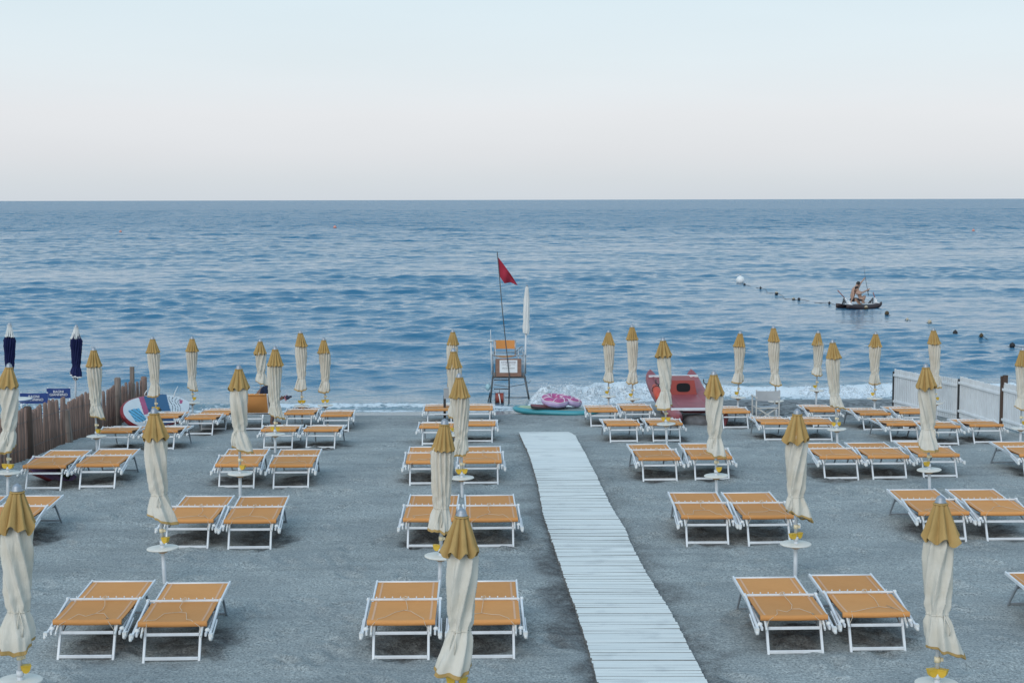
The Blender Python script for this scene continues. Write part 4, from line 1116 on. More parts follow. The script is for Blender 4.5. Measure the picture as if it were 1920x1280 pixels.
q = at_g(128, 900); leafy('weed_plant', q, 16, .30, .26, 'green weed growing beside the purple bodyboard under the loungers', 'plant', LEAF, .022, 3)
q = at_g(1418, 795); leafy('dry_grass_tuft', q + Vector((0, .1, 0)), 26, .14, .30, 'pale dry grass tuft in front of the canvas folding chair', 'plant', DRY, .010, 5)
# boulder beside the red rowing boat
ROCK = mat('dark grey boulder', (0.14, 0.14, 0.145), .85, 0, .35, 5, .8, 18)
q = at_g(1308, 797); root = MB()
def rk(i, j):
    a, b_ = 2 * PI * i, PI * j * .5 + .02
    x, y_, z_ = math.cos(a) * math.sin(b_), math.sin(a) * math.sin(b_), math.cos(b_)
    n_ = 1 + .35 * (float(fbm(np.array(x * 1.6 + 4), np.array(y_ * 1.6 + z_ * 1.3), 8)) - .5)
    return (x * .36 * n_, y_ * .28 * n_, z_ * .26 * n_ - .05)
root.grid(rk, 40, 20, ROCK, wrap=True)
o = root.build('boulder'); o.location = q + Vector((0, .28, 0)); tag(o, 'dark grey boulder on the sand under the near end of the red boat', 'rock')

# ------------------------------------------------------------------ rowing catamarans
def catamaran(name, p, rz, pitch, Lc, Wc, hullm, deckm, label, beach=True):
    r_ = empty(name, p, rz, label, 'boat'); r_.rotation_euler = (pitch, 0, rz)
    sc_ = Lc / 4.3
    def hull(sx):
        mb = MB()
        def hp(i, j):
            s = j; e = 2 * s - 1; a = 2 * PI * i
            w_ = .165 * max(.004, 1 - abs(e) ** (14 if e > 0 else 6)) ** .5
            top = .40 + .22 * max(0, e) ** 3 + .04 * max(0, -e) ** 3; kee = .02 + .36 * max(0, e) ** 3.4 + .14 * max(0, -e) ** 3
            c_, s_ = math.cos(a), math.sin(a)
            rx_ = math.copysign(abs(c_) ** .75, c_) * w_; zz_ = (top + kee) / 2 + math.copysign(abs(s_) ** .8, s_) * (top - kee) / 2
            if s_ < 0: rx_ *= 1 - .45 * abs(s_)
            return (sx + rx_, (s * 4.3) * sc_, zz_)
        mb.grid(hp, 20, 60, hullm, wrap=True)
        for j_ in (0.0, 1.0): mb.add([hp(i / 20, j_) for i in range(20)], [tuple(range(20))], hullm)
        return mb
    for s in (-1, 1): hull(s * Wc / 2).build('hull', r_)
    dk = MB(); d0, d1 = .55 * sc_, 3.85 * sc_
    def dz(x, y_):
        t = abs(x) / (Wc / 2); e = 2 * y_ / (4.3 * sc_) - 1
        return .405 + .22 * max(0, e) ** 3 + .04 * max(0, -e) ** 3 - .055 * math.sin(PI * min(1, max(0, (1 - t) * 1.6)) / 2) + .012 - .02 * math.exp(-((t - .62) / .03) ** 2)
    dk.grid(lambda i, j: (-Wc / 2 + Wc * i, d0 + (d1 - d0) * j, dz(-Wc / 2 + Wc * i, d0 + (d1 - d0) * j)), 45, 30, deckm)
    dk.grid(lambda i, j: (Wc / 2 - Wc * i, d0 + (d1 - d0) * j, dz(Wc / 2 - Wc * i, d0 + (d1 - d0) * j) - .04), 45, 30, deckm)
    dk.build('deck', r_)
    for y_ in (d0 - .01, d1 + .01):
        mb = MB(); z_ = dz(0, y_) + .05
        mb.beam((-Wc / 2 - .10, y_, z_), (Wc / 2 + .10, y_, z_), .075, .05, ALU); mb.build('crossbar', r_)
    return r_, dz, sc_
REDH = mat('faded red fibreglass', (0.30, 0.070, 0.080), .5, 0, .16, 2.5); REDB = mat('brighter red box paint', (0.30, 0.045, 0.034), .5, 0, .08); BUOYR = mat('orange red rescue can', (0.50, 0.075, 0.04), .5)
pn, pf = at_g(1312, 800), None
Yn = pn.y - .1
near_c = at_y(1313, 778, Yn); far_c = at_y(1256, 711, Yn + 4.6)
zn = gz(near_c.x, Yn)
root, dz_, s_ = catamaran('rowing_boat', (near_c.x + .05, Yn, near_c.z - .41), -math.atan2(far_c.x - near_c.x, 4.6), math.atan2(far_c.z - near_c.z, 4.6) + R(.2), 4.9, 1.08, REDH, REDH, 'red twin hulled rowing boat pulled up on the beach, bow towards the sea')
mb = MB(); y0, y1 = 2.75, 3.35
P = []
for (y_, w_) in ((y0, .34), (y1, .30)):
    zb = dz_(0, y_) - .02
    P += [(-w_, y_, zb), (w_, y_, zb), (w_ - .06, y_ + .08, zb + .36), (-w_ + .06, y_ + .08, zb + .36)]
mb.add(P, [(0, 1, 2, 3), (5, 4, 7, 6), (3, 2, 6, 7), (1, 5, 6, 2), (4, 0, 3, 7)], REDB)
hb = mb.build('hatch_box', root)
mb = MB(); n = 28; zc = dz_(0, y0) + .17
hole = []
for k in range(n):
    a = 2 * PI * k / n; ca, sa = math.cos(a), math.sin(a)
    hole.append((.17 * math.copysign(abs(ca) ** .6, ca), y0 + .035 - .0055 + .22 * (.105 * math.copysign(abs(sa) ** .6, sa)), zc + .105 * math.copysign(abs(sa) ** .6, sa)))
mb.add(hole + [(x, y_ + .10, z_) for x, y_, z_ in hole], [tuple(range(n))] + [(k, (k+1) % n, n + (k+1) % n, n + k) for k in range(n)], mat('black hatch opening', (.006, .006, .008), .9))
mb.build('hatch_opening', hb)
lettering('lettering', 'SALVATAGGIO', .16, WTXT, root, Matrix.Translation((-1.08 / 2 - .172, 1.75, .25)) @ Matrix(((0, 0, -1, 0), (-1, 0, 0, 0), (0, 1, 0, 0), (0, 0, 0, 1))), .004)
for s in (-1, 1):
    mb = MB(); y_ = 2.95; z_ = dz_(s * .6, y_) + .02; x = s * .60
    mb.tube([(x, y_, z_), (x, y_, z_ + .14)], .014, BLACK, 6); mb.tube([(x - .07, y_, z_ + .27), (x - .06, y_, z_ + .18), (x, y_, z_ + .14), (x + .06, y_, z_ + .18), (x + .07, y_, z_ + .27)], .013, BLACK, 6); mb.build('oarlock', root)
c0 = at_y(1226, 733, Yn + 2.3)
mb = MB(); mb.lathe([(.01, -.30), (.09, -.28), (.115, -.2), (.105, 0), (.075, .18), (.04, .28), (.01, .30)], BUOYR, (0, 0, 0), 18)
for s in (-.14, .12): mb.tube([(.10 * math.cos(a), .10 * math.sin(a), s) for a in np.linspace(0, 6.28, 12)], .008, BLACK, 5, False)
o = mb.build('rescue_can'); o.location = (c0.x + .02, Yn + 1.6, near_c.z + .34); o.rotation_euler = (R(-62), 0, R(14)); tag(o, 'orange red rescue can lying on the left side of the red boat', 'rescue can')
mb = MB()
for s in (-1, 1): mb.beam((s * .5, 0, 0), (s * .5, 0, .30), .09, .09, BRWOOD2, up=(0, 1, 0))
mb.beam((-.62, 0, .36), (.62, 0, .36), .10, .10, BRWOOD2)
o = mb.build('wooden_trestle'); o.location = (near_c.x - .05, Yn + 3.3, gz(near_c.x, Yn + 3.3)); tag(o, 'low wooden trestle under the seaward end of the red boat', 'trestle')

# ------------------------------------------------------------------ lifeguard tower
gp = at_g(957, 764); YT = gp.y
root = empty('lifeguard_tower', (gp.x, YT, gp.z), 0, 'grey metal lifeguard tower with a wooden notice board and an orange canvas seat', 'lifeguard tower')
OT = root.location.copy()
def tp(px, py, dy=0.0): return at_y(px, py, YT + dy) - OT + Vector((0, 0, 0))
def shft(v, dy): return Vector((v.x, v.y + dy, v.z))
DEP = .85
GAL = mat('dull galvanised tube', (0.40, 0.45, 0.49), .4, .5, .15, 12)
for px0, px1, px2, py2 in ((922.5, 924, 917, 768), (983, 983.5, 996, 765)):
    for dy in (0, DEP):
        mb = MB(); a, c_, e = tp(px0, 664), tp(px1, 706), tp(px2, py2)
        e.z = gz(OT.x + e.x, YT + dy) - OT.z - .1
        mb.tube([shft(a, dy), shft(c_, dy)], .020, GAL, 8); mb.tube([shft(c_, dy), shft(e, dy * 1.25)], .024, DARKST, 8)
        mb.build('leg', root)
fr = MB()
for dy in (0, DEP):
    fr.beam(shft(tp(922, 707.5), dy), shft(tp(985.5, 707.5), dy), .045, .035, DARKST); fr.tube([shft(tp(922, 666), dy), shft(tp(985.5, 666), dy)], .015, GAL, 8)
for px in (923.5, 983): fr.beam(tp(px, 707.5), shft(tp(px, 707.5), DEP), .035, .035, DARKST); fr.tube([tp(px, 666), shft(tp(px, 666), DEP)], .015, GAL, 8)
for px, y0_, y1_ in ((929, 640, 706), (979, 666, 706), (986, 664, 700), (972, 653, 706)): fr.tube([tp(px, y0_, .02), tp(px, y1_, .02)], .014, GAL, 8)
fr.tube([tp(967, 659, .4), tp(979, 648.5, .3), tp(981, 665, .1)], .012, GAL, 6); fr.tube([tp(967, 664, .4), tp(979, 655, .3)], .010, GAL, 6)
fr.tube([tp(954.3, 708), tp(954.3, 761)], .018, DARKST, 8)
for py in (712, 729): fr.tube([tp(926, py), tp(954, py)], .015, DARKST, 8)
fr.tube([tp(926, 721), tp(954.3, 725), tp(984, 720)], .008, DARKST, 6)
fr.tube([tp(946, 745), tp(990, 745)], .012, DARKST, 6); fr.tube([tp(919, 760), tp(994, 760)], .012, DARKST, 6)
fr.tube([tp(987, 716), tp(992, 718), tp(995, 713)], .008, DARKST, 6)
fr.build('frame', root)
mb = MB(); mb.box((tp(923, 707).x, .01, tp(955, 706).z - .01), (tp(984, 707).x, DEP, tp(955, 706).z + .02), BRWOOD2); mb.build('platform', root)
mb = MB()
for s in (0, 1): mb.tube([tp(919 + 3 * s, 735), tp(912 + 5 * s, 768)], .016, BLACK, 8)
for t in (.3, .6, .88): mb.tube([tp(919 - 7 * t, 735 + 33 * t), tp(922 - 5 * t, 735 + 33 * t)], .010, DARKST, 6)
mb.build('ladder', root)
BOARD = wood_mat('reddish plywood', (0.20, 0.105, 0.075), (0.29, 0.175, 0.13), (4, 4, 30))
a, c_ = tp(930, 672), tp(977.5, 705)
mb = MB(); mb.box((a.x, -.055, c_.z), (c_.x, -.030, a.z), BOARD); bd = mb.build('notice_board', root)
a2, c2 = tp(936.8, 674.5), tp(970, 698)
mb = MB(); mb.box((a2.x, -.062, c2.z), (c2.x, -.057, a2.z), WPAINT); mb.build('sign_panel', bd)
TXT = mat('dark violet lettering', (0.10, 0.07, 0.13), .7); TXT2 = mat('grey green lettering', (0.10, 0.13, 0.14), .7)
sw, sh = c2.x - a2.x, a2.z - c2.z; mx_ = (a2.x + c2.x) / 2
for body, zz_, sz, m_ in (('ATTENZIONE', .82, .066, TXT), ('LASCIARE LIBERA LA ZONA', .655, .030, TXT), ('AREA DI', .535, .030, TXT), ('SALVATAGGIO', .35, .052, TXT2)):
    lettering('lettering', body, sz, m_, bd, Matrix.Translation((mx_, -.064, c2.z + sh * zz_)) @ FACE, .0015)
a, c_ = tp(926, 638, .45), tp(967.5, 654, .45)
mb = MB(); mb.grid(lambda u, v: (a.x + (c_.x - a.x) * u, .45 + .05 * math.sin(PI * u), c_.z + (a.z - c_.z) * v), 15, 5, ORANGE); mb.grid(lambda u, v: (c_.x - (c_.x - a.x) * u, .462 + .05 * math.sin(PI * u), c_.z + (a.z - c_.z) * v), 15, 5, ORANGE)
mb.build('seat_back', root)
mb = MB()
for px in (927.5, 966): mb.tube([tp(px, 637, .44), tp(px, 668, .44)], .014, GAL, 8)
zt_ = tp(945, 664, .45).z
mb.grid(lambda u, v: (a.x + (c_.x - a.x) * u, .05 + .42 * v, zt_ - .05 * math.sin(PI * u)), 11, 5, ORANGE); mb.grid(lambda u, v: (c_.x - (c_.x - a.x) * u, .05 + .42 * v, zt_ - .008 - .05 * math.sin(PI * u)), 11, 5, ORANGE)
mb.build('seat', root)
# hose reel hanging on the tower, red flag, parasol, spare pole, plastic bag
HOSE = mat('rust red hose', (0.27, 0.055, 0.04), .6, 0, .15, 20)
c0 = at_y(936.5, 746, YT - .10); rr = .150
root = empty('hose_reel', c0, 0, 'reel of rust red hose with a white rope hanging under the lifeguard tower', 'hose reel')
MX = Matrix.Rotation(PI / 2, 3, 'Y')
mb = MB(); prof = [(.03, -.115)] + [(rr - .006 + .008 * math.sin(k * PI), -.11 + .22 * k / 22) for k in range(23)] + [(.03, .115)]
prof = [(.03, -.11)] + [(rr - (.010 if k % 2 else 0), -.11 + .22 * k / 24) for k in range(25)] + [(.03, .11)]
mb.lathe(prof, HOSE, (0, 0, 0), 28, True, MX); mb.build('hose', root)
mb = MB()
for s in (-1, 1): mb.lathe([(.01, s*.122 - .006), (rr + .018, s*.122 - .006), (rr + .018, s*.122 + .006), (.01, s*.122 + .006)], DARKST, (0, 0, 0), 28, False, MX)
mb.tube([(0, 0, rr), (0, .1, rr + .1), (0, .10, .17)], .01, DARKST, 6); mb.build('drum', root)
mb = MB(); mb.tube([(-.02, -rr + .02, .13), (.0, -rr - .012, .06), (.02, -rr - .02, -.06), (.03, -rr - .01, -.16), (.05, -rr, -.27), (.08, -rr, -.25)], .018, PLAST, 8); mb.build('rope', root)
b0, t0 = at_y(955, 706, YT - .085), at_y(932.3, 472, YT - .085)
root = empty('flag_pole', b0, 0, 'thin grey flag pole leaning left on the lifeguard tower with a red flag', 'flag')
mb = MB(); tl = t0 - b0; mb.tube([(0, 0, -.55), (0, 0, 0), tl * .5 + Vector((-.015, 0, 0)), tl], .0135, DARKST, 8); mb.build('pole', root)
FLAG = canvas_mat('red flag cloth', (0.34, 0.030, 0.055), (0.26, 0.022, 0.042))
def flagp(u, v):
    tops = [(933.2, 481), (943, 494), (957, 513), (970.5, 534.5)]; bots = [(937, 518.5), (946, 531), (957.5, 529.5), (970.5, 535)]
    def pl(tab, t):
        k = min(2, int(t * 3)); f = t * 3 - k; return (tab[k][0] * (1 - f) + tab[k+1][0] * f, tab[k][1] * (1 - f) + tab[k+1][1] * f)
    a, c_ = pl(tops, u), pl(bots, u)
    q = at_y(a[0] * (1 - v) + c_[0] * v, a[1] * (1 - v) + c_[1] * v, YT - .085) - b0
    q.y += .09 * math.sin(u * 9 + v * 2.2) * u ** .6 + .03 * math.sin(v * 7) * u
    return q
mb = MB(); mb.grid(flagp, 28, 14, FLAG); mb.build('flag', root)
b0, t0 = at_y(984.5, 701, YT + .05), at_y(988, 535, YT + .05)
root = empty('tower_parasol', b0); ax = t0 - b0; root.rotation_mode = 'QUATERNION'; root.rotation_quaternion = Vector((0, 0, 1)).rotation_difference(ax.normalized())
tag(root, 'narrow closed white parasol fixed to the right side of the lifeguard tower', 'parasol')
hz_ = (at_y(988, 625, YT).z - b0.z)
mb = MB()
def wc_(u, v):
    a = 2 * PI * u; Lp = ax.length
    r = float(np.interp(v, [0, .04, .3, .7, .76, .9, 1], [.015, .04, .075, .085, .075, .098, .085])) + .010 * ridge_(4 * a + v * 1.5)
    return (r * math.cos(a), r * math.sin(a), Lp - .03 - (Lp - .03 - hz_) * v - .02 * math.cos(a) * v)
mb.grid(wc_, 64, 40, WHITEC, wrap=True); mb.grid(lambda u, v: tuple(Vector(wc_(u, 1)) * Vector((1 - v * .8,) * 3).x if False else (wc_(u, 1)[0] * (1 - .8 * v), wc_(u, 1)[1] * (1 - .8 * v), wc_(u, 1)[2] + .1 * v)), 64, 3, WHITEC, wrap=True); mb.build('canopy', root)
mb = MB(); mb.tube([(0, 0, 0), (0, 0, hz_ + .1)], .026, POLE, 10); mb.tube([(0, 0, hz_), (0, 0, ax.length)], .018, POLE, 10); mb.lathe([(.01, ax.length - .03), (.026, ax.length - .02), (.02, ax.length), (.004, ax.length + .03)], ZINC, (0, 0, 0), 12); mb.build('pole', root)
for zz_ in (.1, .45):
    pass
b0, t0 = at_y(922, 692, YT - .03), at_y(919.7, 618, YT - .03)
root = empty('spare_pole', b0, 0, 'bare upright pole with a small white plate on the left side of the lifeguard tower', 'pole')
mb = MB(); tl = t0 - b0; mb.tube([(0, 0, -.15), tl * .72], .018, POLE, 8); mb.tube([tl * .7, tl], .010, POLE, 8); mb.build('shaft', root)
mb = MB(); mb.lathe([(.02, -.02), (.05, -.015), (.085, 0), (.085, .012), (.02, .014)], PLAST, tl * .72, 20); mb.build('plate', root)
c0 = at_y(915, 726, YT - .06)
BAG = mat('pale turquoise plastic bag', (0.33, 0.52, 0.58), .3, 0, .15)
mb = MB()
mb.grid(lambda u, v: ((.065 + .02 * math.sin(7 * u * 6.28 + v * 3)) * math.cos(6.283 * u) * math.sin(PI * (.1 + .9 * v)) , .05 * math.sin(6.283 * u) * math.sin(PI * (.1 + .9 * v)), .10 - .20 * v), 30, 12, BAG, wrap=True)
mb.tube([(.01, 0, .08), (.03, 0, .14), (.05, 0, .10)], .008, BAG, 5)
o = mb.build('plastic_bag'); o.location = c0; tag(o, 'pale turquoise plastic bag tied to the left leg of the lifeguard tower', 'bag')

# dark post with a grey box, left of the tower
gp2 = at_g(834, 792)
gp2.y = gp2.y; T = at_y(834, 745, gp2.y)
root = empty('post_box', gp2, 0, 'dark post carrying a flat grey metal box behind the centre parasols', 'post')
mb = MB(); mb.beam((0, 0, -.2), (0, 0, T.z - gp2.z + .05), .06, .05, BLACK, up=(0, 1, 0)); mb.box((-.25, -.03, .18), (.25, .03, .215), BLACK); mb.build('post', root)
GB = mat('grey metal box', (.34, .36, .38), .45, .2, .08)
z0_, z1_ = at_y(836, 747, gp2.y).z - gp2.z, at_y(836, 728.5, gp2.y).z - gp2.z
mb = MB(); mb.box((-.02, -.05, z0_), (.16, .06, z1_), GB); mb.box((-.028, -.056, z1_ + .001), (.168, .066, z1_ + .012), GB); mb.build('box', root)

# ------------------------------------------------------------------ boards and rings on the shore
TURQ = mat('turquoise board rail', (0.055, 0.29, 0.34), .35, 0, .08, 5); GDECK = mat('grey green deck foam', (0.19, 0.27, 0.27), .8, 0, .1, 9); LIME = mat('pale lime deck stripe', (0.42, 0.52, 0.33), .7)
a, c_ = at_g(966, 776), at_g(1118, 777)
cen = (a + c_) / 2; Lb = (c_ - a).length
root = empty('paddle_board', (cen.x, cen.y + .25, gz(cen.x, cen.y) - .01), math.atan2(c_.y - a.y, c_.x - a.x), 'turquoise inflatable paddle board lying flat on the wet sand', 'paddle board')
def w2(u): return .40 * max(.02, 1 - abs(u) ** 3.0) ** .6
mb = MB()
for i in range(60):
    pass
def tpnt(u, v, n): return (u * Lb / 2, v * w2(u), n + .10 * abs(min(0, u + .55)) ** 2 + .04 * max(0, u - .6))
NU, NV = 70, 20
mb.v = [tpnt(-1 + 2 * i / NU, -1 + 2 * j / NV, .135) for i in range(NU + 1) for j in range(NV + 1)]
for i in range(NU):
    for j in range(NV):
        u, v = -1 + 2 * (i + .5) / NU, -1 + 2 * (j + .5) / NV
        m_ = TURQ if abs(v) > .78 or u < -.90 else (LIME if (-.88 < u < -.45 and abs(v) < .7) or abs(abs(v) - .66) < .06 else GDECK)
        a_ = i * (NV + 1) + j; mb.f.append((a_, a_ + NV + 1, a_ + NV + 2, a_ + 1)); mb.mi.append(mb.mat(m_)); mb.sm.append(True)
mb.build('deck', root)
mb = MB()
def rail2(i, j):
    t = 2 * PI * i; u = -math.cos(t); v = 1 if t <= PI else -1
    b0 = Vector(tpnt(u, v, .135 - .135 * j)); d = Vector((u * .9 if abs(u) > .85 else u * .15, v * (1.02 - abs(u) ** 6), 0)).normalized()
    return b0 + d * .06 * math.sin(PI * j)
mb.grid(rail2, 110, 9, TURQ, wrap=True); mb.grid(lambda i, j: tpnt(-1 + 2 * i, 1 - 2 * j, 0), 40, 6, TURQ); mb.build('rail', root)
q = Vector((at_y(1028, 762, cen.y + .2).x, cen.y + .18, root.location.z + .15))
DKB = mat('black foam underside', (.03, .028, .032), .7); RDB = mat('dark red foam deck', (0.20, 0.03, 0.035), .6)
root = empty('body_board', q, R(3), 'black and dark red bodyboard lying on the turquoise paddle board', 'bodyboard')
def kb(u, v, n): return (u * .45, v * .25 * max(.05, 1 - max(0, u) ** 4 * .6 - max(0, -u) ** 6 * .3), n + .03 * u * u)
mb = MB(); mb.grid(lambda i, j: kb(-1 + 2 * i, -1 + 2 * j, .055), 30, 10, RDB); mb.build('deck', root)
mb = MB(); mb.grid(lambda i, j: kb(-1 + 2 * i, 1 - 2 * j, 0), 30, 10, DKB)
for s in (-1, 1): mb.grid(lambda i, j: kb((-1 + 2 * i) * s, s * -1, .055 * j), 30, 3, DKB); mb.grid(lambda i, j: kb(s, (-1 + 2 * i) * s, .055 * j), 10, 3, DKB)
mb.build('underside', root)
LAV = mat('lavender vinyl', (0.55, 0.42, 0.66), .3, 0, .04); PINK = mat('raspberry pink vinyl', (0.42, 0.085, 0.24), .35, 0, .25, 30); WHV = mat('white vinyl print', (.8, .78, .8), .4)
def ring(p, rx_, ry_, rz_, Rj, rn, label, seed):
    r_ = empty('swim_ring', p, 0, label, 'swim ring', 'doughnut swim rings on the shore'); r_.rotation_euler = (rx_, ry_, rz_)
    g = random.Random(seed)
    def tor(a, b_, gr=0): 
        rb = rn * (1 + .05 * math.sin(a * 9 + seed) * max(0, math.cos(b_)) ) + gr
        return (math.cos(a) * (Rj + rb * math.cos(b_)), math.sin(a) * (Rj + rb * math.cos(b_)), rb * .92 * math.sin(b_))
    mb = MB(); mb.grid(lambda u, v: tor(u * 2 * PI, v * 2 * PI), 56, 25, LAV, wrap=True); tb = mb.build('tube', r_)
    mb = MB()
    mb.grid(lambda u, v: tor(u * 2 * PI, .40 + .10 * math.sin(6 * u * 2 * PI) * (1 - v) + v * (PI - .55), .004), 72, 14, PINK, wrap=True); ic = mb.build('icing', r_)
    mb = MB()
    for k in range(7):
        a0 = k * 2 * PI / 7; mb.tube([tor(a0 + .55 * t, .35 + 2.2 * t + .15 * math.sin(5 * t), .007) for t in np.linspace(0, 1, 12)], .009, WHV, 5)
    mb.tube([tor(t, .40 + .10 * math.sin(6 * t), .006) for t in np.linspace(0, 2 * PI, 73)], .008, WHV, 5)
    mb.build('swirl_print', ic)
    return r_
q = root.location
ring((at_y(1041, 757, q.y).x, q.y + .02, q.z + .19), R(8), R(5), 0, .235, .13, 'left pink and lavender doughnut swim ring on the turquoise paddle board', 1)
ring((at_y(1069, 757, q.y + .15).x, q.y + .22, q.z + .16), R(14), R(12), 1.0, .20, .115, 'right pink and lavender doughnut swim ring, half behind the other one', 4)
# ------------------------------------------------------------------ people
SKIN = mat('tanned skin', (0.42, 0.26, 0.19), .55, 0, .08, 8); SKIN2 = mat('dark tanned skin', (0.17, 0.095, 0.07), .55, 0, .1, 8)
HAIR = mat('dark hair', (0.016, 0.012, 0.010), .6, 0, .2, 40); SHORT = mat('black swim shorts', (0.022, 0.022, 0.028), .8); TEE = canvas_mat('dark navy cotton', (0.012, 0.020, 0.045), (0.018, 0.027, 0.055))
def skin(name, V, E, m_, parent, sub=2, root=0):
    me = bpy.data.meshes.new(name); me.from_pydata([v[0] for v in V], E, [])
    o = bpy.data.objects.new(name + '_rig', me); COL.objects.link(o)
    md = o.modifiers.new('s', 'SKIN'); sv = me.skin_vertices[0].data if me.skin_vertices else None
    if sv is None:
        bpy.context.view_layer.objects.active = o; bpy.ops.object.select_all(action='DESELECT'); o.select_set(True); bpy.ops.mesh.customdata_skin_add(); sv = me.skin_vertices[0].data
    for k, v in enumerate(V): r_ = v[1]; sv[k].radius = r_ if isinstance(r_, tuple) else (r_, r_); sv[k].use_root = (k == root)
    md.use_smooth_shade = True
    ss = o.modifiers.new('d', 'SUBSURF'); ss.levels = sub; ss.render_levels = sub
    bpy.context.view_layer.update()
    m2 = bpy.data.meshes.new_from_object(o.evaluated_get(bpy.context.evaluated_depsgraph_get())); bpy.data.objects.remove(o)
    m2.materials.clear(); m2.materials.append(m_)
    for p in m2.polygons: p.use_smooth = True
    m2.name = name
    b_ = bpy.data.objects.new(name, m2); COL.objects.link(b_); b_.parent = parent; return b_
def figure(parent, J, m_, cloth, fat=1.0):
    """J: joint positions; builds one continuous body plus hair and clothes as children"""
    V, E, ix = [], [], {}
    def add(k, p, r, par=None):
        if not any(c in k for c in 'f0 f1 f2 f3 nose'.split()): r = tuple(q * fat for q in r) if isinstance(r, tuple) else r * (1 + (fat - 1) * .8)
        ix[k] = len(V); V.append((tuple(p), r))
        if par is not None: E.append((ix[par], ix[k]))
    g = {k: Vector(v) for k, v in J.items()}
    add('hip', g['hip'], (.15, .115)); add('waist', g['hip'].lerp(g['chest'], .45) + g.get('arch', Vector()), (.125, .095), 'hip'); add('chest', g['chest'], (.155, .115), 'waist'); add('collar', g['chest'].lerp(g['neck'], .6), (.12, .085), 'chest')
    add('neck', g['neck'], .052, 'collar')
    hd = (g['head'] - g['neck']).normalized()
    add('jaw', g['neck'].lerp(g['head'], .55), .070, 'neck'); add('head', g['head'], .088, 'jaw'); add('crown', g['head'] + hd * .075, .066, 'head')
    fw = g['face'].normalized()
    add('nose', g['head'] + fw * .105 - hd * .025, .013, 'head')
    sd = hd.cross(fw).normalized()
    for s in (-1, 1): add('ear%d' % s, g['head'] + sd * s * .09 - hd * .02, .016, 'head')
    for s in ('l', 'r'):
        if s + 'sh' in g:
            add(s+'sh', g[s+'sh'], .058, 'collar'); add(s+'el', g[s+'el'], .040, s+'sh'); add(s+'wr', g[s+'wr'], .027, s+'el')
            d = (g[s+'wr'] - g[s+'el']).normalized(); add(s+'pa', g[s+'wr'] + d * .06, (.036, .018), s+'wr')
            si = d.cross(Vector((.3, .8, .5))).normalized(); cu = si.cross(d).normalized()
            for f in range(4):
                b0 = g[s+'wr'] + d * .095 + si * (.012 * (f - 1.5) * 1.5); ln = (.058, .070, .066, .050)[f]
                add(s+'f%da' % f, b0, .0095, s+'pa'); add(s+'f%db' % f, b0 + d * ln * .6 + cu * .012, .0085, s+'f%da' % f); add(s+'f%dc' % f, b0 + d * ln + cu * .032, .0075, s+'f%db' % f)
            add(s+'t1', g[s+'wr'] + d * .045 + si * .038, .0105, s+'pa'); add(s+'t2', g[s+'wr'] + d * .085 + si * .055 + cu * .012, .009, s+'t1')
        if s + 'kn' in g:
            add(s+'hp', g['hip'] + (g[s+'kn'] - g['hip']) * .18 + (Vector(J[s+'ho']) if s+'ho' in J else Vector()), .095, 'hip'); add(s+'kn', g[s+'kn'], .058, s+'hp'); add(s+'ca', g[s+'kn'].lerp(g[s+'an'], .35), .054, s+'kn'); add(s+'an', g[s+'an'], .036, s+'ca'); add(s+'to', g[s+'to'], (.045, .026), s+'an')
    body = skin('body', V, E, m_, parent)
    hb = MB(); c = g['head'] - fw * .018 + hd * .02
    Rm = Matrix((sd, fw, hd)).transposed()
    def hr(u, v):
        a, b_ = 2 * PI * u, PI * v * .62
        k = .104 + .006 * math.sin(9 * a) * math.sin(b_)
        p = Vector((math.sin(b_) * math.cos(a) * k * .95, math.sin(b_) * math.sin(a) * k, math.cos(b_) * k))
        if v > .5 and p.y > 0: p = p * .86
        return c + Rm @ p
    hb.grid(hr, 24, 12, HAIR, wrap=True); hb.build('hair', body)
    eb = MB()
    for s in (-1, 1): eb.ball(g['head'] + fw * .082 + sd * s * .033 + hd * .012, .011, BLACK, 8, 6)
    eb.ball(g['head'] + fw * .083 - hd * .058, .014, mat('lips', (.30, .12, .10), .5), 8, 6, (1.4, 1.0, .4)); eb.build('face', body)
    for kind_, mm in cloth:
        V2, E2 = [], []
        if kind_ == 'shorts':
            V2 = [(tuple(g['hip'].lerp(V_w(V, ix), .25)), (.158 * fat, .125 * fat)), (tuple(g['hip']), (.165 * fat, .130 * fat))]; E2 = [(0, 1)]
            for s in ('l', 'r'):
                if s+'kn' in g:
                    a = Vector(V[ix[s+'hp']][0]); V2.append((tuple(a), .112)); E2.append((1, len(V2) - 1)); V2.append((tuple(a.lerp(g[s+'kn'], .62)), .098)); E2.append((len(V2) - 2, len(V2) - 1))
            skin('shorts', V2, E2, mm, body, 2, 1)
        else:
            V2 = [(V[ix['hip']][0], (.165, .13)), (V[ix['waist']][0], (.148, .118)), (V[ix['chest']][0], (.172, .132)), (V[ix['collar']][0], (.130, .095)), (tuple(g['chest'].lerp(g['neck'], .85)), .075)]; E2 = [(0, 1), (1, 2), (2, 3), (3, 4)]
            for s in ('l', 'r'):
                if s+'sh' in g:
                    V2.append((tuple(g[s+'sh']), .072)); E2.append((3, len(V2) - 1)); V2.append((tuple(g[s+'sh'].lerp(g[s+'el'], .6)), .062)); E2.append((len(V2) - 2, len(V2) - 1))
            skin('t_shirt', V2, E2, mm, body, 2, 1)
    return body
def V_w(V, ix): return Vector(V[ix['waist']][0])

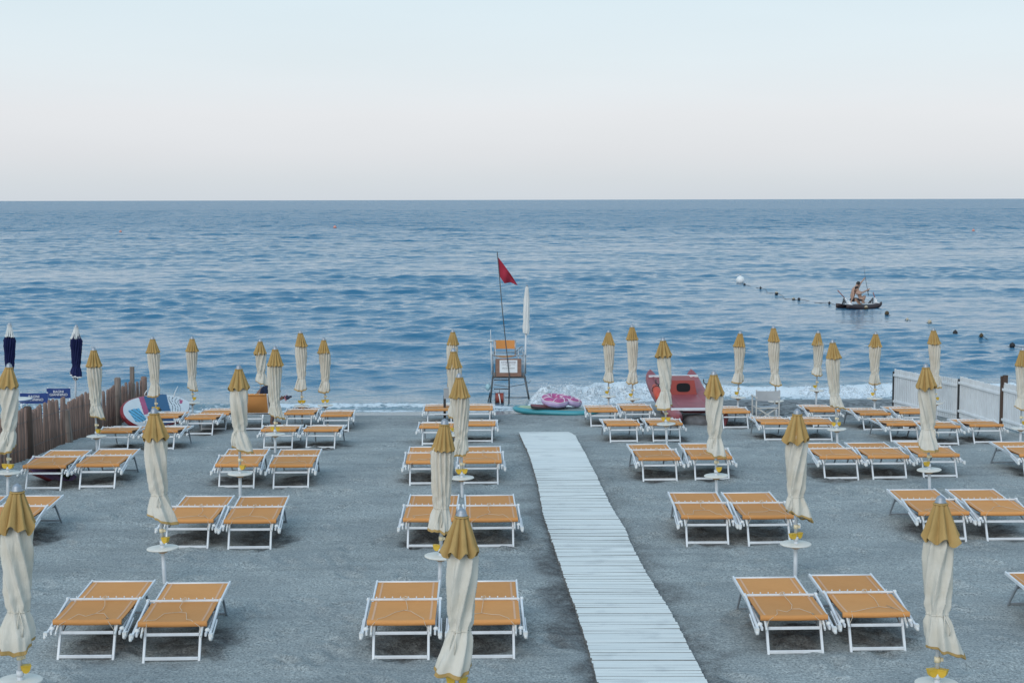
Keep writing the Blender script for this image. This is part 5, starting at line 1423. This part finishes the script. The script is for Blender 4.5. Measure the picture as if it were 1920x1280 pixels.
# man bent forward on the raised lounger, seen from behind, facing right
lp = LGP[RAISED][0]
YM = lp.y + .95; root = empty('person', (at_y(486, 770, YM).x, YM, gz(lp.x, YM)), 0, 'man in a dark navy t-shirt bending forward on the raised lounger behind a parasol', 'person')
figure(root, dict(hip=(-.02, 0, .52), arch=Vector((-.05, 0, .10)), chest=(.14, .02, .86), neck=(.29, .02, .93), head=(.40, .0, .90), face=(.5, -.05, -.6),
    lsh=(.20, .20, .86), lel=(.34, .26, .62), lwr=(.50, .12, .66), rsh=(.20, -.18, .84), rel=(.33, -.24, .58), rwr=(.52, -.10, .66),
    lkn=(.42, .14, .50), lan=(.34, .16, .09), lto=(.50, .17, .03), rkn=(.40, -.12, .48), ran=(.30, -.14, .09), rto=(.46, -.15, .03)), SKIN2, (('t_shirt', TEE), ('shorts', SHORT)))
q = root.location
mb = MB(); mb.grid(lambda u, v: (.045 * math.cos(6.283 * u) * (1 - .5 * v), .05 * math.sin(6.283 * u) * (1 - .5 * v), .13 * v), 16, 5, mat('navy sandal fabric', (.02, .025, .06), .7), wrap=True)
mb.box((-.05, -.10, -.02), (.04, .12, .0), mat('pink sandal sole', (.40, .16, .20), .7)); mb.box((-.05, -.03, .0), (.04, .03, .045), MATS['navy sandal fabric'])
o = mb.build('sandal'); o.location = q + Vector((.66, .0, .68)); o.rotation_euler = (.5, 1.2, .4); tag(o, 'navy and pink sandal held in the hands of the bent man', 'sandal')

# ------------------------------------------------------------------ out at sea
def sea_at(px, py): return at(px, py, SEA)
q = sea_at(1388, 531.5)
WB = mat('white buoy plastic', (.78, .79, .78), .35, 0, .04)
root = empty('mooring_buoy', (q.x, q.y, SEA + sea_h(q.x, q.y)), 0, 'large round white mooring buoy floating at the seaward end of the float line', 'buoy')
mb = MB(); mb.ball((0, 0, .19), .28, WB, 28, 18); mb.build('float', root); mb = MB(); mb.lathe([(.02, .46), (.07, .46), (.06, .50), (.02, .51)], WB, (0, 0, 0), 16); mb.tube([(0, -.03, .50), (0, -.03, .56), (0, .03, .56), (0, .03, .50)], .012, DARKST, 6); mb.build('eye', root)
fl = [(1396, 534, .14, 0, 'small dark float right next to the big white buoy'), (1426, 541.5, .12, 0, 'small dark float, second from the big white buoy'), (1456, 551.5, .19, 1, 'dark and cream float, third from the big white buoy'),
      (1488, 562, .17, 1, 'left one of two neighbouring dark floats left of the fishing boat'), (1498, 563, .15, 0, 'right one of two neighbouring dark floats left of the fishing boat'), (1555, 569, .12, 0, 'tiny dark float just left of the fishing boat'),
      (1624, 580, .19, 2, 'pale topped float right in front of the fishing boat'), (1663, 588, .19, 2, 'brown float lower right of the fishing boat'), (1701, 599, .10, 3, 'tiny pale float right of the brown float on the line'), (1743, 606, .16, 3, 'cream float where the dark rope rises out of the water'),
      (1791, 625.5, .18, 0, 'round black float right of the parasol before the white fence'), (1840, 631.5, .15, 2, 'weedy brown float between two round black floats'), (1898, 647.5, .19, 0, 'round black float nearest the right edge of the photo')]
FB = mat('algae black float', (.022, .022, .024), .6, 0, .3, 12); FC = mat('cream float plastic', (.55, .47, .34), .6, 0, .2, 12); FN = mat('brown weedy float', (.085, .06, .03), .8, 0, .4, 15)
pts = []
for px, py, r_, k, lab in fl:
    r_ *= .55; q = sea_at(px, py + 1.5); fz = SEA + sea_h(q.x, q.y); root = empty('float', (q.x, q.y, fz + .02), random.uniform(0, 3), lab, 'float', 'floats on the swimming line')
    bot = (FB, FB, FN, FC)[k]; top = (FB, FC, FC, FC)[k]
    if k == 2 and px in (1663, 1840): top = FN
    mb = MB(); n = 16
    mb.lathe([(max(.002, r_ * math.sin(PI * i / 14)), r_ * .5 - r_ * math.cos(PI * i / 14)) for i in range(10)], bot, (0, 0, 0), n); mb.build('lower_shell', root)
    mb = MB(); mb.lathe([(max(.002, r_ * 1.005 * math.sin(PI * i / 14)), r_ * .5 - r_ * 1.005 * math.cos(PI * i / 14)) for i in range(9, 15)], top, (0, 0, 0), n)
    mb.tube([(-.03, 0, r_ * 1.45), (-.02, 0, r_ * 1.62), (.02, 0, r_ * 1.62), (.03, 0, r_ * 1.45)], .010, bot, 5); mb.build('upper_shell', root)
    pts.append(Vector((q.x, q.y, fz + .04)))
ROPE = mat('dark wet rope', (.03, .04, .055), .6)
mb = MB(); rp = []
for a, c_ in zip(pts[:-1], pts[1:]):
    for t in np.linspace(0, 1, 8)[:-1]: p = a.lerp(c_, t); rp.append(p + Vector((.15 * math.sin(7 * t), .25 * math.sin(PI * t), .03 - (.10 if a.x > 20 or a.x < 16 else .30) * math.sin(PI * t))))
rp.append(pts[-1]); rp.append(pts[-1] + Vector((4, -4, 0)))
mb.tube(rp, .012, ROPE, 6); o = mb.build('float_rope'); tag(o, 'dark rope strung through the floats of the swimming line', 'rope')
OB = mat('orange marker buoy', (.72, .30, .24), .5)
for px, py, lab in ((628, 428, 'tiny orange marker buoy far out left of the red flag'), (226, 435, 'tiny faint orange marker buoy far out near the left edge'), (1825, 434, 'tiny orange marker buoy far out near the right edge')):
    q = sea_at(px, py); mb = MB(); r_ = .34 if px == 628 else .24
    mb.lathe([(.02, -r_ * .4), (r_, -.1), (r_ * .9, r_ * .5), (r_ * .3, r_ * 1.0), (.05, r_ * 1.15)], OB, (0, 0, 0), 18); mb.tube([(0, 0, r_ * 1.1), (0, 0, r_ * 1.5)], .04, DARKST, 6)
    o = mb.build('marker_buoy'); o.location = (q.x, q.y, SEA + .12 + sea_h(q.x, q.y)); tag(o, lab, 'buoy', 'orange marker buoys far out at sea')

# fishing boat with two men
b0 = sea_at(1611, 577); sc0 = 2860 / b0.y
HULLD = mat('dark hull paint', (0.035, 0.022, 0.024), .4, 0, .15, 4); DECKW = mat('pale boat deck', (.55, .53, .52), .5, 0, .1, 4)
yawb = R(-68)
dirv = Vector((-math.sin(yawb), math.cos(yawb), 0))
LB_ = 2.15
base = Vector((b0.x, b0.y + .15, SEA - .12)) - dirv * LB_ / 2
root, dzb, sb_ = catamaran('fishing_boat', base, yawb, R(-1.5), LB_, .95, HULLD, DECKW, 'small dark hulled rowing catamaran carrying two men fishing')
root.scale = (1, 1, .80)
OARW = mat('white oar blade', (.74, .75, .76), .5); OARR = mat('red brown oar grip', (.25, .07, .06), .5)
for (p0, p1, dy, lab) in (((1570.5, 544), (1600.5, 577), -.65, 'oar'), ((1637, 548), (1644, 570), .25, 'oar')):
    a, c_ = at_y(p0[0], p0[1], b0.y + dy + .3), at_y(p1[0], p1[1], b0.y + dy)
    r_ = empty('oar', (a + c_) / 2, 0, 'white bladed oar raised at the stern of the fishing boat' if p0[0] < 1600 else 'short white bladed oar propped at the bow of the fishing boat', 'oar')
    a, c_ = a - r_.location, c_ - r_.location; mid_ = a.lerp(c_, .45)
    mb = MB(); mb.tube([a, mid_], .022, OARR, 8); mb.build('grip', r_)
    mb = MB(); mb.tube([mid_, a.lerp(c_, .7)], .026, OARW, 8); mb.beam(a.lerp(c_, .62), c_, .13, .03, OARW, up=(0, 1, 0)); mb.build('blade', r_)
for px, py in ((1583, 570), (1632, 568)):
    a = at_y(px, py, b0.y - .1); t_ = at_y(px + (-1 if px < 1600 else 5), py - (11 if px < 1600 else 10), b0.y - .1)
    mb = MB(); L0 = root.matrix_world
    bpy.context.view_layer.update(); inv = root.matrix_world.inverted()
    mb.tube([inv @ (a + Vector((-.10, 0, -.02))), inv @ t_], .03, DARKST, 6); mb.tube([inv @ (a + Vector((.12, 0, -.02))), inv @ t_], .03, DARKST, 6); mb.tube([inv @ a, inv @ t_], .03, DARKST, 6); mb.build('outrigger', root)
def jp(Y_, tab): return {k: at_y(v[0], v[1], Y_ + (v[2] if len(v) > 2 else 0)) for k, v in tab.items()}
def seated(label, Y_, tab, face, m_, cloth, arch=(0, 0, 0)):
    J = jp(Y_, tab); o_ = Vector((J['hip'].x, Y_, J['hip'].z - .12))
    r_ = empty('person', o_, 0, label, 'person')
    J = {k: v - o_ for k, v in J.items()}; J['face'] = Vector(face); J['arch'] = Vector(arch)
    figure(r_, J, m_, cloth, 1.22); return r_
seated('bare backed man in black shorts on the fishing boat, one arm thrown up', b0.y + .25, dict(hip=(1597.5, 562.5), chest=(1601, 546.5), neck=(1606, 536.5), head=(1609, 531.5), lsh=(1608, 541, .12), lel=(1613.5, 531, .2), lwr=(1618.5, 525, .2), rsh=(1599.5, 544, -.16), rel=(1600.5, 555, -.28), rwr=(1596, 564.5, -.22), lkn=(1609, 560, .30), lan=(1612, 568.5, .35), lto=(1616, 569, .35), rkn=(1606, 562, -.1), ran=(1610, 569, -.05), rto=(1614, 569.5, -.05)), (.5, .7, .1), SKIN, (('shorts', SHORT),), (-.05, 0, 0))
seated('hunched bare backed man on the fishing boat holding a fishing rod', b0.y - .05, dict(hip=(1612, 563.5), chest=(1611, 551.5), neck=(1608.5, 545), head=(1607, 541), lsh=(1614, 549, .12), lel=(1620, 547, .3), lwr=(1626.0, 544, .3), rsh=(1606, 550, -.14), rel=(1613, 551, -.25), rwr=(1620, 547, .05), lkn=(1622, 554.5, .25), lan=(1618.5, 566, .3), lto=(1622, 567.5, .3), rkn=(1621, 557, -.1), ran=(1616.5, 567, -.05), rto=(1620, 568, -.05)), (.4, .8, -.3), SKIN, (('shorts', SHORT),), (.04, 0, .02))
a, c_ = at_y(1628.3, 554, b0.y + .28), at_y(1619.5, 497, b0.y + .6)
r_ = empty('fishing_rod', a, 0, 'long thin dark fishing rod held upright on the small boat', 'fishing rod')
mb = MB(); d = c_ - a; mb.tube([d * 0, d * .2], .020, BLACK, 8); mb.build('handle', r_)
mb = MB(); mb.tube([d * .19, d * .6 + Vector((-.02, 0, 0)), d], [.013, .010, .007], DARKST, 6); mb.build('blank', r_)
mb = MB(); mb.lathe([(.01, -.03), (.045, -.025), (.03, 0), (.045, .025), (.01, .03)], DARKST, d * .16 + Vector((.03, -.04, 0)), 12); mb.build('reel', r_)
